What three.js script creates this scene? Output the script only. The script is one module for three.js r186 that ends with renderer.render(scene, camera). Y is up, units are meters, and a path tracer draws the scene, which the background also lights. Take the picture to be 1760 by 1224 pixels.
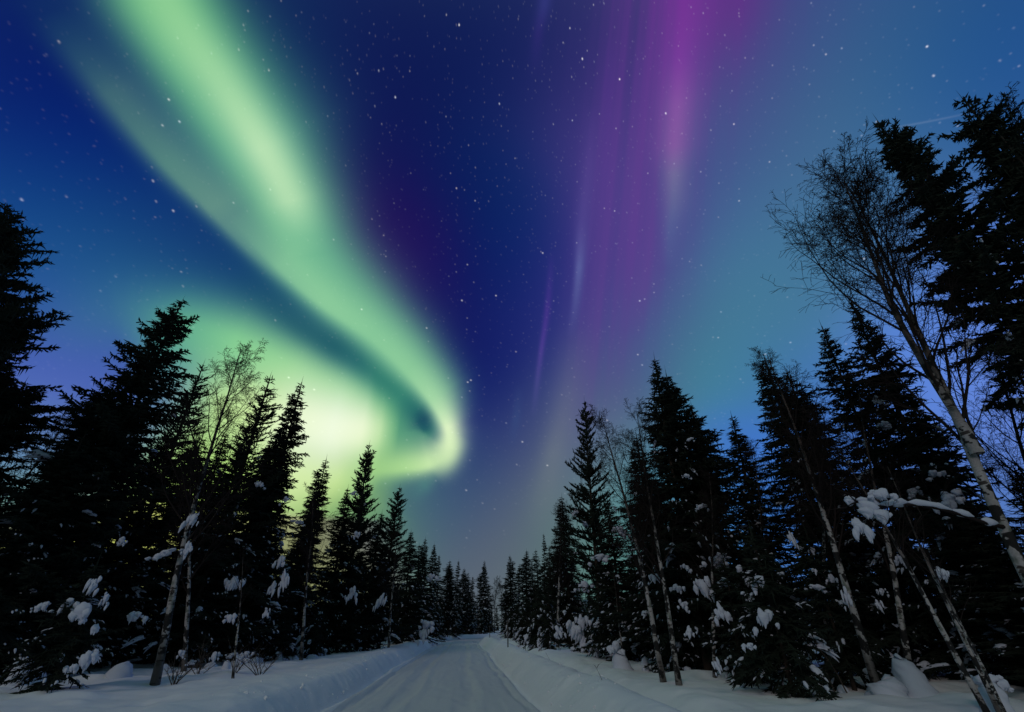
import * as THREE from 'three';
import { mergeGeometries } from 'three/addons/utils/BufferGeometryUtils.js';

// ================================================================ camera, renderer
const scene = new THREE.Scene();
const camera = new THREE.PerspectiveCamera(74.83, 1024 / 712, 0.1, 3000);
camera.position.set(0, 1.6, 0);
camera.rotation.set(THREE.MathUtils.degToRad(30.2), 0, 0);   // tilted up to the sky
scene.add(camera);
const renderer = new THREE.WebGLRenderer({ antialias: true });
renderer.setSize(1024, 712);
renderer.toneMapping = THREE.LinearToneMapping;
renderer.toneMappingExposure = 1;
renderer.shadowMap.enabled = true;
renderer.shadowMap.type = THREE.PCFSoftShadowMap;

const SKY_POINTS = [
  [-65.9, 43.5, 6, 18, 88, 4.8],
  [-61.3, 39.9, 0, 14, 106, 4.8],
  [-57.5, 40.1, 0, 20, 106, 4.8],
  [-62, 45.5, 4, 32, 94, 4.8],
  [-58.4, 34, 4, 52, 132, 4.8],
  [-54.7, 33, 10, 72, 142, 4.8],
  [-50.4, 30.2, 26, 92, 146, 4.8],
  [-49.7, 36, 4, 34, 104, 4.8],
  [-43.2, 36.1, 4, 34, 98, 4.8],
  [-45.9, 30.5, 66, 134, 146, 5.5],
  [-49.2, 32, 30, 84, 132, 4.8],
  [-48, 22, 58, 72, 168, 4.8],
  [-44.2, 18.2, 64, 86, 178, 4.8],
  [-45.9, 14, 92, 112, 196, 4.8],
  [-50.6, 18.8, 96, 110, 200, 4.8],
  [-45.3, 9.7, 105, 170, 165, 4.8],
  [-44.1, 4, 165, 195, 70, 4.8],
  [-40.6, 6.5, 150, 180, 90, 4.8],
  [-50.6, 38.6, 2, 28, 104, 4.8],
  [-54.2, 24.7, 30, 80, 160, 4.8],
  [-48.2, 11.5, 100, 150, 190, 4.8],
  [-33.7, 31.9, 10, 56, 104, 4.8],
  [-25, 28.6, 28, 84, 108, 4.8],
  [-39, 55.4, 14, 58, 96, 4.8],
  [-28.2, 54.1, 18, 16, 80, 4.8],
  [-32.1, 60.9, 14, 22, 80, 4.8],
  [-22.5, 60.9, 8, 20, 78, 4.8],
  [-11.2, 65.3, 5, 18, 76, 4.8],
  [-8.5, 51.2, 5, 26, 86, 4.8],
  [-18.3, 44.9, 34, 16, 84, 4.8],
  [-12.6, 38.9, 36, 18, 90, 4.8],
  [-8.5, 33.6, 20, 24, 90, 4.8],
  [-2.7, 39.5, 0, 26, 90, 4.8],
  [-2.4, 28.2, 8, 24, 96, 4.8],
  [-3, 21.1, 30, 42, 108, 4.8],
  [-6.9, 12.2, 48, 84, 116, 4.8],
  [-11, 11.5, 62, 104, 124, 4.8],
  [-5.3, 7.6, 94, 98, 114, 4.8],
  [-1, 6.1, 104, 106, 110, 4.8],
  [-2.1, 13.6, 60, 74, 122, 4.8],
  [-2, 10.1, 86, 92, 122, 4.8],
  [3.8, 11.3, 102, 112, 120, 4.8],
  [4.6, 6.7, 84, 124, 110, 4.8],
  [7.7, 18.2, 108, 118, 126, 4.8],
  [3.8, 21.1, 58, 70, 122, 4.8],
  [9.5, 26.4, 72, 78, 132, 4.8],
  [1.7, 33.9, 34, 42, 116, 4.8],
  [-1.3, 61.8, 5, 26, 86, 4.8],
  [2.9, 66.7, 10, 22, 84, 4.8],
  [8.7, 59.9, 40, 44, 104, 4.8],
  [16.2, 63.9, 26, 34, 94, 4.8],
  [2.1, 51.5, 10, 40, 100, 4.8],
  [1.9, 43.7, 8, 36, 100, 4.8],
  [21.2, 60.6, 62, 48, 120, 4.8],
  [15.4, 53.6, 72, 58, 132, 4.8],
  [19.5, 52.9, 76, 60, 134, 4.8],
  [16.2, 43.9, 80, 60, 136, 4.8],
  [18.3, 36.7, 84, 64, 138, 4.8],
  [23.6, 47.1, 78, 66, 138, 4.8],
  [7.3, 39.3, 52, 50, 128, 4.8],
  [15.5, 30.1, 72, 74, 134, 4.8],
  [21.3, 32.1, 64, 96, 142, 4.8],
  [24.2, 28.1, 68, 134, 142, 4.6],
  [26.5, 25, 64, 132, 156, 3.6],
  [35.2, 38, 66, 116, 152, 4.8],
  [31.2, 32.6, 66, 124, 150, 4.8],
  [33.2, 46.5, 66, 96, 144, 4.8],
  [42.9, 48.9, 60, 88, 140, 4.8],
  [51.4, 54.2, 64, 70, 132, 3.2],
  [41.1, 56.9, 92, 54, 132, 3.2],
  [38.9, 50.7, 76, 80, 138, 3.2],
  [46, 53.5, 74, 66, 132, 3.2],
  [53.5, 51.6, 52, 88, 138, 3.2],
  [48.9, 49.6, 62, 102, 141, 3.2],
  [58.1, 50.2, 38, 84, 136, 3.5],
  [55, 48.2, 60, 108, 143, 4.8],
  [49.2, 45.7, 70, 116, 146, 4.8],
  [59.5, 45.9, 46, 96, 138, 4.8],
  [61.2, 42.5, 24, 78, 142, 3.5],
  [64.6, 44.9, 0, 52, 116, 4.8],
  [63.1, 40.8, 2, 62, 150, 4.8],
  [58.3, 41.3, 60, 107, 160, 4.8],
  [52.9, 39.7, 68, 116, 156, 4.8],
  [45.7, 35, 70, 117, 154, 4.8],
  [46.4, 22.6, 92, 140, 226, 4.8],
  [50.3, 18.9, 102, 130, 220, 4.8],
  [54, 29.3, 84, 120, 220, 4.8],
  [32.5, 24.3, 64, 116, 166, 3.2],
  [34.5, 30.3, 68, 120, 150, 4],
  [31.5, 27.2, 66, 118, 152, 3.5],
  [39.4, 33.2, 66, 115, 150, 4],
  [41.1, 41.5, 66, 112, 148, 4],
  [26.4, 17.8, 62, 108, 200, 3],
  [35.3, 19.9, 66, 112, 192, 4.8],
  [29, 12, 62, 122, 220, 4.8],
  [15.2, 13.2, 88, 150, 150, 4.8],
  [13.6, 21.9, 84, 112, 134, 4.8],
  [21.5, 12.7, 66, 128, 180, 4.8],
  [40.7, 7.9, 80, 120, 200, 4.8],
  [9.2, 7.2, 80, 128, 120, 4.8],
  [-15.3, 13.8, 54, 104, 116, 4.8],
  [-5, 17.6, 38, 58, 112, 2.5],
  [-5.6, 13.6, 46, 72, 114, 3],
  [-14.1, 20.2, 70, 152, 116, 2.4],
  [-12.1, 18.8, 84, 160, 122, 2.2],
  [-17, 23, 96, 180, 126, 2.6],
  [-19.3, 25.8, 84, 165, 124, 2.4],
  [-16.8, 7, 150, 185, 90, 4.8],
  [-25.6, 9.4, 140, 180, 100, 4.8],
  [-73.4, 55.6, 8, 30, 96, 14],
  [-37.7, 76.1, 8, 18, 78, 14],
  [60.7, 71, 96, 52, 132, 14],
  [72.1, 57.6, 30, 80, 134, 14],
  [-120, 20, 60, 88, 92, 18],
  [-120, 55, 60, 110, 96, 18],
  [180, 20, 80, 92, 96, 20],
  [180, 60, 90, 140, 104, 20],
  [120, 20, 72, 96, 112, 18],
  [110, 55, 84, 110, 116, 18],
  [-75, 25, 70, 96, 140, 12],
  [75, 30, 80, 112, 170, 12],
  [0, 88, 84, 130, 104, 12],
  [180, 85, 84, 130, 104, 12],
  [0, -10, 90, 105, 108, 10],
  [40, -8, 80, 110, 150, 10],
  [-40, -8, 130, 150, 90, 10],
  [-90, -8, 80, 110, 140, 20],
  [90, -8, 80, 110, 160, 20],
  [180, -10, 60, 80, 110, 30],
];
const AURORA = [
  { falloff: 2, points: [ // left arc glow
    [-50.1, 21.1, 2.51, 2.51, 0, 70, 130, 140],
    [-46.4, 25.8, 3.11, 3.29, 0.3, 72, 135, 142],
    [-41.1, 26.9, 5.99, 3.64, 0.85, 100, 178, 142],
    [-35.2, 26.8, 6.37, 4.26, 0.95, 135, 208, 148],
    [-28.3, 25.3, 6.14, 4.61, 0.95, 150, 214, 150],
    [-21.6, 23.1, 5.19, 3.89, 0.9, 140, 206, 140],
    [-17.7, 20.5, 3.96, 3.30, 0.6, 120, 190, 130],
    [-15.7, 17, 3.28, 2.62, 0.2, 120, 190, 130],
  ] },
  { falloff: 2, points: [ // horizon lime
    [-45.4, 4.7, 2.23, 2.23, 0.6, 208, 226, 92],
    [-38.6, 6.7, 3.12, 3.12, 0.7, 200, 226, 92],
    [-31.7, 11.7, 4.27, 4.27, 0.85, 186, 230, 112],
    [-25.5, 14.2, 4.43, 4.13, 0.9, 215, 240, 165],
    [-20.6, 14.4, 3.72, 3.10, 0.85, 200, 232, 140],
    [-16.4, 12.8, 2.84, 2.21, 0.35, 165, 212, 115],
  ] },
  { falloff: 2.5, points: [ // band body
    [-67.7, 56, 3.33, 4.16, 0.9, 80, 165, 120],
    [-57.6, 52.4, 4.35, 5.71, 0.92, 88, 172, 124],
    [-49.1, 48.8, 4.29, 7.23, 0.92, 88, 170, 130],
    [-41.8, 45.7, 4.59, 7.94, 0.92, 98, 180, 140],
    [-35.9, 42.3, 4.31, 7.15, 0.93, 108, 185, 142],
    [-29.8, 37.6, 3.55, 6.61, 0.93, 110, 185, 145],
    [-22.3, 32.9, 3.02, 6.44, 0.9, 105, 175, 140],
    [-15.3, 28.7, 2.75, 5.50, 0.85, 100, 170, 138],
    [-10.5, 25, 2.37, 4.05, 0.7, 105, 178, 140],
    [-8.3, 20.9, 2.08, 2.50, 0, 120, 190, 150],
  ] },
  { falloff: 2, points: [ // band core
    [-67.3, 56.5, 2.35, 2.02, 0.8, 140, 205, 150],
    [-56.6, 52.6, 3.11, 2.70, 0.88, 146, 210, 150],
    [-47.2, 49.9, 2.77, 2.87, 0.9, 165, 218, 166],
    [-40, 46.8, 2.55, 2.87, 0.92, 190, 230, 182],
    [-34.4, 43.1, 2.42, 2.65, 0.88, 186, 227, 180],
    [-31.4, 39.9, 2.40, 2.40, 0.35, 150, 210, 165],
    [-30.1, 38.3, 1.83, 1.83, 0, 150, 210, 165],
  ] },
  { falloff: 2.2, points: [ // left shoulder
    [-63.8, 45.7, 1.56, 2.13, 0.15, 40, 96, 104],
    [-56.2, 43.6, 1.50, 2.91, 0.8, 74, 118, 118],
    [-48.6, 41.1, 1.33, 3.42, 0.9, 90, 140, 128],
    [-42.5, 39.2, 1.15, 3.46, 0.85, 108, 155, 136],
    [-36.8, 36.9, 0.91, 2.49, 0.5, 116, 165, 142],
    [-31.1, 34.6, 0.97, 1.82, 0, 118, 170, 144],
  ] },
  { falloff: 2, points: [ // lane
    [-37.7, 33.8, 1.68, 2.24, 0, 20, 70, 100],
    [-29.9, 30.9, 1.59, 1.59, 0.5, 24, 78, 100],
    [-24.1, 29, 1.68, 1.55, 0.85, 28, 88, 101],
    [-21, 27.8, 1.72, 1.46, 0.85, 32, 98, 104],
    [-18.2, 26.4, 1.75, 1.48, 0.82, 42, 116, 107],
    [-14.8, 24.7, 1.78, 1.50, 0.82, 48, 124, 110],
    [-12.9, 23.2, 1.65, 1.51, 0.85, 38, 106, 104],
    [-11.6, 22, 1.51, 1.65, 0.94, 30, 84, 97],
    [-11, 20.9, 1.37, 1.37, 0.9, 36, 98, 101],
    [-11.1, 19.7, 1.36, 0.95, 0.1, 70, 150, 112],
  ] },
  { falloff: 2, points: [ // left lime
    [-37, 8.3, 2.82, 2.82, 0.4, 195, 232, 110],
    [-35.5, 14, 3.88, 3.88, 0.75, 188, 232, 122],
    [-33.7, 20.3, 4.48, 4.20, 0.75, 200, 236, 145],
    [-31.8, 23.9, 3.52, 3.52, 0, 210, 238, 160],
  ] },
  { falloff: 2.4, points: [ // bright heart
    [-34.7, 18.2, 3.81, 4.35, 0, 206, 237, 152],
    [-31.1, 19.7, 4.50, 4.85, 0.9, 214, 241, 168],
    [-26.9, 20, 4.62, 5.10, 1, 234, 249, 208],
    [-22.3, 19.7, 5.07, 5.07, 1, 241, 252, 224],
    [-18.8, 19.7, 4.31, 4.31, 1, 238, 250, 214],
    [-16.7, 19.8, 3.18, 3.31, 0.85, 212, 239, 184],
    [-14.4, 19.8, 1.88, 2.28, 0, 160, 215, 140],
  ] },
  { falloff: 2, points: [ // hook hollow
    [-12.5, 23.1, 0.69, 0.96, 0, 28, 80, 96],
    [-11.4, 22.1, 0.90, 0.96, 0.8, 26, 74, 95],
    [-11.1, 21, 0.82, 0.76, 0.6, 28, 82, 97],
    [-11.1, 20.2, 0.68, 0.68, 0, 40, 100, 100],
  ] },
  { falloff: 2, points: [ // hook floor
    [-7.1, 20.6, 1.67, 1.39, 0, 200, 234, 175],
    [-8.2, 18.3, 2.33, 1.37, 0.75, 205, 236, 178],
    [-10.3, 16.9, 2.69, 1.35, 0.97, 200, 234, 172],
    [-13.4, 16.3, 2.65, 1.32, 0.92, 176, 222, 148],
    [-16.9, 15.8, 2.84, 1.55, 0.75, 170, 219, 136],
    [-20.7, 15, 2.99, 1.87, 0.2, 180, 222, 140],
  ] },
  { falloff: 2, points: [ // lower edge
    [-40.1, 39.4, 1.41, 3.25, 0, 130, 195, 150],
    [-33.1, 36.3, 1.18, 3.26, 0.7, 145, 208, 158],
    [-26.7, 33.7, 1.20, 3.29, 0.85, 145, 208, 158],
    [-19.6, 31.1, 1.34, 3.35, 0.85, 140, 205, 156],
    [-14.4, 27.8, 1.38, 3.17, 0.85, 148, 210, 158],
    [-10.6, 24.4, 1.04, 2.79, 0.92, 172, 222, 170],
    [-8.4, 21.3, 1.18, 1.94, 1, 221, 243, 196],
    [-8, 19, 1.51, 1.72, 1, 214, 239, 188],
    [-8.4, 16.9, 1.76, 1.49, 0.55, 206, 236, 178],
    [-9.7, 15.7, 1.47, 1.21, 0, 200, 234, 172],
  ] },
  { falloff: 2, points: [ // ray under hook
    [-9, 15.8, 0.67, 0.81, 0.0, 90, 150, 130],
    [-10.6, 14.4, 0.93, 0.93, 0.45, 80, 140, 128],
    [-12.1, 12.7, 1.04, 1.04, 0, 80, 130, 125],
  ] },
  { falloff: 2, rays: true, points: [ // purple curtain
    [53.1, 72, 5.12, 5.49, 0.62, 98, 50, 138],
    [35.1, 63.3, 6.50, 7.22, 0.62, 98, 52, 138],
    [25.4, 54.8, 5.73, 6.30, 0.62, 96, 58, 140],
    [18.2, 43.6, 4.84, 5.56, 0.62, 92, 62, 140],
    [13.4, 33.2, 4.02, 4.30, 0.6, 88, 66, 138],
    [9.4, 23.6, 3.35, 3.49, 0.3, 92, 84, 136],
    [7, 16.9, 3.13, 2.72, 0, 98, 100, 132],
  ] },
  { falloff: 1.7, points: [ // purple ray
    [49.8, 70.8, 1.91, 2.53, 0.85, 118, 52, 150],
    [38, 62.4, 2.19, 3.33, 0.9, 118, 52, 150],
    [33.8, 58.3, 1.97, 2.28, 0.9, 122, 60, 156],
    [31, 54.5, 1.76, 1.98, 0.9, 134, 84, 162],
    [28.8, 50.9, 1.74, 1.85, 0.85, 136, 92, 162],
    [27.5, 48.1, 1.31, 1.43, 0.8, 118, 112, 156],
    [26.3, 45.2, 1.23, 1.48, 0.55, 110, 118, 156],
    [24.8, 42.3, 0.88, 1.26, 0.35, 90, 118, 158],
    [23.4, 38.5, 0.65, 1.03, 0, 80, 118, 155],
  ] },
  { falloff: 2, points: [ // purple veil
    [54.7, 66.1, 2.32, 2.32, 0.7, 96, 48, 132],
    [44.7, 59.9, 2.29, 3.21, 0.6, 98, 48, 134],
    [41.8, 57.7, 2.42, 2.90, 0.5, 92, 54, 134],
    [38.4, 54.4, 2.06, 2.58, 0, 84, 70, 140],
  ] },
  { falloff: 2, points: [ // purple stripes
    [28, 62, 0.72, 0.93, 0, 92, 60, 140],
    [25.2, 57.1, 0.73, 0.89, 0.35, 90, 58, 138],
    [21.5, 49.5, 0.74, 0.86, 0.35, 94, 64, 140],
    [19, 42.1, 0.79, 0.92, 0.3, 94, 62, 142],
    [17.2, 35.5, 0.81, 0.95, 0, 90, 64, 140],
  ] },
  { falloff: 2, points: [ // purple stripes 2
    [16.2, 57.5, 0.70, 0.81, 0, 84, 66, 140],
    [14.1, 51.9, 0.75, 0.87, 0.4, 86, 68, 142],
    [11.8, 45.8, 0.73, 0.93, 0.4, 90, 80, 150],
    [10.6, 40.5, 0.48, 0.62, 0.75, 94, 104, 162],
    [9.4, 35.7, 0.42, 0.63, 0.4, 88, 98, 156],
    [8.4, 32.2, 0.57, 0.71, 0, 80, 90, 145],
  ] },
  { falloff: 2, points: [ // purple stripes 3
    [22.3, 63, 0.63, 0.63, 0, 78, 52, 132],
    [19.6, 58.2, 0.68, 0.68, 0.4, 80, 52, 134],
    [17, 51.5, 0.68, 0.68, 0.35, 84, 58, 138],
    [15.2, 45.4, 0.66, 0.66, 0, 80, 60, 138],
  ] },
  { falloff: 2, points: [ // purple stripes 4
    [24.9, 48.8, 0.61, 0.73, 0, 92, 66, 142],
    [22.3, 42.8, 0.64, 0.77, 0.4, 94, 66, 142],
    [19.5, 36.5, 0.93, 1.07, 0.45, 92, 68, 140],
    [16.9, 31.4, 1.09, 1.23, 0, 84, 70, 138],
  ] },
  { falloff: 2, points: [ // thin ray
    [6.5, 42.8, 0.34, 0.41, 0, 86, 54, 148],
    [5.3, 35.9, 0.35, 0.42, 0.5, 86, 54, 148],
    [4.2, 31, 0.29, 0.36, 0.6, 92, 66, 154],
    [3.4, 26.7, 0.29, 0.36, 0.4, 88, 80, 150],
    [2.7, 22.5, 0.35, 0.49, 0, 80, 80, 140],
  ] },
  { falloff: 2, points: [ // faint ray top
    [10.4, 69.9, 0.67, 0.67, 0.5, 62, 62, 140],
    [8.1, 67, 0.66, 0.66, 0.5, 60, 62, 138],
    [6.2, 64.7, 0.59, 0.59, 0.35, 60, 44, 124],
    [4.8, 60.7, 0.80, 0.80, 0, 50, 46, 116],
  ] },
  { falloff: 2, points: [ // low ray
    [9.4, 33.6, 1.55, 1.83, 0, 92, 96, 136],
    [7.5, 25.2, 1.69, 1.83, 0.4, 102, 108, 134],
    [5.2, 18.3, 1.52, 1.79, 0.5, 114, 124, 132],
    [3.9, 12.9, 2.00, 2.00, 0.3, 112, 126, 126],
    [3, 8.5, 1.92, 1.92, 0, 100, 120, 120],
  ] },
  { falloff: 2, points: [ // low ray 2
    [1, 26.8, 0.50, 0.57, 0, 52, 72, 122],
    [0.5, 22.5, 0.49, 0.57, 0.5, 54, 76, 126],
    [-0.1, 19, 0.49, 0.56, 0, 52, 72, 122],
  ] },
];
const SATELLITE = [53.0, 42.1, 62.4, 37.9];
const MOON = 0.44;
const RADIANT = [161.8, 67.3];
// ---------------------------------------------------------------- sky: stars and aurora by direction
const rad = Math.PI / 180;
const towards = (az, alt) => [Math.sin(az * rad) * Math.cos(alt * rad), Math.sin(alt * rad), -Math.cos(az * rad) * Math.cos(alt * rad)];
function mulberry(a) { return () => { a |= 0; a = (a + 0x6d2b79f5) | 0; let t = Math.imul(a ^ (a >>> 15), 1 | a); t = (t + Math.imul(t ^ (t >>> 7), 61 | t)) ^ t; return ((t ^ (t >>> 14)) >>> 0) / 4294967296; }; }
const toLinear = (v) => { v = Math.max(0, v) / 255; return v <= 0.04045 ? v / 12.92 : ((v + 0.055) / 1.055) ** 2.4; };
const glow = SKY_POINTS.map(([az, alt, r, g, b, s]) => ({ d: towards(az, alt), k: 1 / (2 * (s * rad) ** 2), c: [r, g, b] }));
const curtains = AURORA.map(({ falloff, rays, points }) => {
  // smooth each curtain through its points, as short great-circle pieces
  const P = points.map((p) => [...towards(p[0], p[1]), ...p.slice(2)]), fine = [], n = P.length;
  for (let i = 0; i < n - 1; i++) for (let k = 0; k < 6; k++) {
    const t = k / 6, a = P[Math.max(0, i - 1)], b = P[i], c = P[i + 1], d = P[Math.min(n - 1, i + 2)];
    const q = b.map((_, j) => (j < 3 ? 0.5 * (2 * b[j] + (c[j] - a[j]) * t + (2 * a[j] - 5 * b[j] + 4 * c[j] - d[j]) * t * t + (3 * b[j] - a[j] - 3 * c[j] + d[j]) * t * t * t) : b[j] + (c[j] - b[j]) * t));
    const l = Math.hypot(q[0], q[1], q[2]); q[0] /= l; q[1] /= l; q[2] /= l; fine.push(q);
  }
  fine.push(P[n - 1]);
  const mid = [0, 1, 2].map((j) => fine.reduce((s, q) => s + q[j], 0)), l = Math.hypot(...mid), m = mid.map((v) => v / l);
  const widest = Math.max(...points.map((p) => Math.max(p[2], p[3]))) * 2.6 * rad;
  const reach = Math.min(Math.PI, Math.max(...fine.map((q) => Math.acos(Math.min(1, q[0] * m[0] + q[1] * m[1] + q[2] * m[2])))) + widest);
  return { falloff, rays, fine, m, near: Math.cos(reach) };
});
// the rays of a curtain all point to one place high overhead, where the field lines meet
const radiant = towards(RADIANT[0], RADIANT[1]), across = (() => { const l = Math.hypot(radiant[0], radiant[2]); return [-radiant[2] / l, 0, radiant[0] / l]; })();
const above = [radiant[1] * across[2] - radiant[2] * across[1], radiant[2] * across[0] - radiant[0] * across[2], radiant[0] * across[1] - radiant[1] * across[0]];
const wave = (x, seed) => { const i = Math.floor(x), f = x - i, u = f * f * (3 - 2 * f), h = (n) => { const q = Math.sin(n * 127.1 + seed * 311.7) * 43758.5453; return q - Math.floor(q); }; return h(i) + (h(i + 1) - h(i)) * u; };
const smoothUnit = (v) => { v = Math.min(1, Math.max(0, v)); return v * v * (3 - 2 * v); };
function rayStrength(x, y, z) {
  const a = Math.atan2(x * across[0] + y * across[1] + z * across[2], x * above[0] + y * above[1] + z * above[2]) / rad;
  const q = 0.4 * wave(a * 0.55, 3) + 0.35 * wave(a * 1.5, 5) + 0.18 * wave(a * 3.6, 8);
  return 0.4 + 0.85 * smoothUnit((q - 0.22) / 0.56);
}
function skyColour(x, y, z, out) {
  let w = 1e-9, r = 0, g = 0, b = 0;
  for (const p of glow) {
    const q = 2 * (1 - (x * p.d[0] + y * p.d[1] + z * p.d[2])), e = Math.exp(-q * p.k) + 2e-5 / (q + 0.02);
    w += e; r += e * p.c[0]; g += e * p.c[1]; b += e * p.c[2];
  }
  r /= w; g /= w; b /= w;
  for (const s of curtains) {
    if (x * s.m[0] + y * s.m[1] + z * s.m[2] < s.near) continue;
    let best = 1e9, bi = 0, bt = 0;
    for (let i = 0; i < s.fine.length - 1; i++) {
      const A = s.fine[i], B = s.fine[i + 1], ux = B[0] - A[0], uy = B[1] - A[1], uz = B[2] - A[2], px = x - A[0], py = y - A[1], pz = z - A[2];
      const t = Math.min(1, Math.max(0, (px * ux + py * uy + pz * uz) / (ux * ux + uy * uy + uz * uz)));
      const ex = px - ux * t, ey = py - uy * t, ez = pz - uz * t, d = ex * ex + ey * ey + ez * ez;
      if (d < best) { best = d; bi = i; bt = t; }
    }
    const A = s.fine[bi], B = s.fine[bi + 1], v = (j) => A[j] + (B[j] - A[j]) * bt;
    const side = (A[1] * B[2] - A[2] * B[1]) * x + (A[2] * B[0] - A[0] * B[2]) * y + (A[0] * B[1] - A[1] * B[0]) * z;
    // soft change from one side's width to the other's
    const d = Math.sqrt(best) / rad, wl = v(3), wr = v(4), u = Math.min(1, Math.max(-1, (side < 0 ? d : -d) / (0.3 * (wl + wr) / 2)));
    const width = wl + (wr - wl) * (0.5 + 0.5 * u), a = v(5) * Math.exp(-((d / width) ** s.falloff)) * (s.rays ? rayStrength(x, y, z) : 1);
    r += (v(6) - r) * a; g += (v(7) - g) * a; b += (v(8) - b) * a;
  }
  out[0] = r; out[1] = g; out[2] = b;
}
{
  // the glow is smooth: worked out on a coarse grid and interpolated; the stars are drawn at full size
  const w = 1440, h = 720, coarse = new Float32Array(w * h * 3), c = [0, 0, 0];
  for (let j = 0; j < h; j++) {
    const alt = ((j + 0.5) / h - 0.5) * Math.PI, y = Math.sin(alt), k = Math.cos(alt), low = THREE.MathUtils.smoothstep(alt / rad, 9.8, 10.8);
    for (let i = 0; i < w; i++) {
      const az = ((i + 0.5) / w - 0.5) * 2 * Math.PI, at = (j * w + i) * 3;
      if (alt < -0.12) { coarse[at] = 0.08; coarse[at + 1] = 0.1; coarse[at + 2] = 0.11; continue; }
      skyColour(Math.cos(az) * k, y, Math.sin(az) * k, c);
      const r = toLinear(c[0]), b = toLinear(c[2]); let g = toLinear(c[1]);
      g = Math.min(g, 1.09 * Math.max(r, b)) * (1 - low) + g * low;
      coarse[at] = r; coarse[at + 1] = g; coarse[at + 2] = b;
    }
  }
  const W = 4096, H = 2048, data = new Float32Array(W * H * 4), half = coarse;
  for (let j = 0; j < H; j++) {
    const v = ((j + 0.5) / H) * h - 0.5, j0 = Math.max(0, Math.min(h - 2, Math.floor(v))), fv = Math.min(1, Math.max(0, v - j0));
    for (let i = 0; i < W; i++) {
      const u = ((i + 0.5) / W) * w - 0.5, q = Math.floor(u), fu = u - q, i0 = ((q + w) % w), i1 = (i0 + 1) % w, o = (j * W + i) * 4;
      for (let k = 0; k < 3; k++) {
        const a = half[(j0 * w + i0) * 3 + k], b = half[(j0 * w + i1) * 3 + k], e = half[((j0 + 1) * w + i0) * 3 + k], f = half[((j0 + 1) * w + i1) * 3 + k];
        data[o + k] = (a + (b - a) * fu) * (1 - fv) + (e + (f - e) * fu) * fv;
      }
      data[o + 3] = 1;
    }
  }
  const spot = (d, size, I, tint) => {            // one soft dot in direction d, size in degrees
    const alt = Math.asin(d[1]), x = (Math.atan2(d[2], d[0]) / (2 * Math.PI) + 0.5) * W - 0.5, y = (alt / Math.PI + 0.5) * H - 0.5;
    const sy = (size / 180) * H, sx = sy / Math.max(0.08, Math.cos(alt)), rx = Math.ceil(sx * 2.5), ry = Math.ceil(sy * 2.5);
    for (let j = Math.floor(y) - ry; j <= y + ry + 1; j++) for (let i = Math.floor(x) - rx; i <= x + rx + 1; i++) {
      if (j < 0 || j >= H) continue;
      const e = Math.exp(-0.5 * (((i - x) / sx) ** 2 + ((j - y) / sy) ** 2)) * I, o = (j * W + ((i + W) % W)) * 4;
      for (let k = 0; k < 3; k++) data[o + k] += e * tint[k];
    }
  };
  // the stars turn a little about the pole during the exposure
  const R = mulberry(77), pole = towards(65, 67), trail = 0.16 * rad;
  for (let n = 0; n < 22000; n++) {
    const y = R() * 1.0, az = R() * 2 * Math.PI, k = Math.sqrt(1 - y * y), d = [Math.sin(az) * k, y, -Math.cos(az) * k];
    const m = Math.min(0.6, 0.02 * Math.pow(1 - R() * 0.9999, -0.67)), warm = R();
    if (m < 0.028 && R() < 0.3) continue;
    const dim = THREE.MathUtils.smoothstep(Math.asin(y) / rad, 2, 22), I = m * 1.15 * (0.25 + 0.75 * dim);
    const tint = warm < 0.25 ? [1, 0.9, 0.85] : warm < 0.5 ? [0.85, 0.9, 1] : [1, 0.97, 0.95];
    const far = Math.hypot(d[0] - pole[0], d[1] - pole[1], d[2] - pole[2]);
    const cx = pole[1] * d[2] - pole[2] * d[1], cy = pole[2] * d[0] - pole[0] * d[2], cz = pole[0] * d[1] - pole[1] * d[0];
    for (let s = 0; s < 5; s++) {
      const t = (s / 4 - 0.5) * trail, q = [d[0] + cx * t, d[1] + cy * t, d[2] + cz * t], l = Math.hypot(...q);
      spot(q.map((v) => v / l), 0.023 + 0.018 * m, I * (0.4 + 0.25 * Math.max(0, 1 - far)), tint);
    }
  }
  // a satellite's faint trail, high on the right
  for (let s = 0; s <= 260; s++) { const t = s / 260, [az, alt] = [SATELLITE[0] + (SATELLITE[2] - SATELLITE[0]) * t, SATELLITE[1] + (SATELLITE[3] - SATELLITE[1]) * t]; spot(towards(az, alt), 0.04, 0.022 * Math.sin(Math.PI * Math.min(1, t * 1.4 + 0.15)) ** 0.5 * (t < 0.9 ? 1 : 0.5), [0.9, 0.95, 1]); }
  const sky = new THREE.DataTexture(data, W, H, THREE.RGBAFormat, THREE.FloatType);
  sky.mapping = THREE.EquirectangularReflectionMapping;
  sky.magFilter = sky.minFilter = THREE.LinearFilter;
  sky.needsUpdate = true;
  scene.background = sky;
  scene.environment = sky;
}

// a weak high moon behind the camera, softened by thin cloud
const moon = new THREE.DirectionalLight(new THREE.Color().setRGB(1, 0.85, 0.82), MOON);
moon.position.set(-24, 36, 38);
moon.target.position.set(0, 0, -20);
moon.castShadow = true;
moon.shadow.radius = 30;
moon.shadow.mapSize.set(4096, 4096);
Object.assign(moon.shadow.camera, { left: -60, right: 60, top: 60, bottom: -60, near: 1, far: 250 });
scene.add(moon, moon.target);

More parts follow.
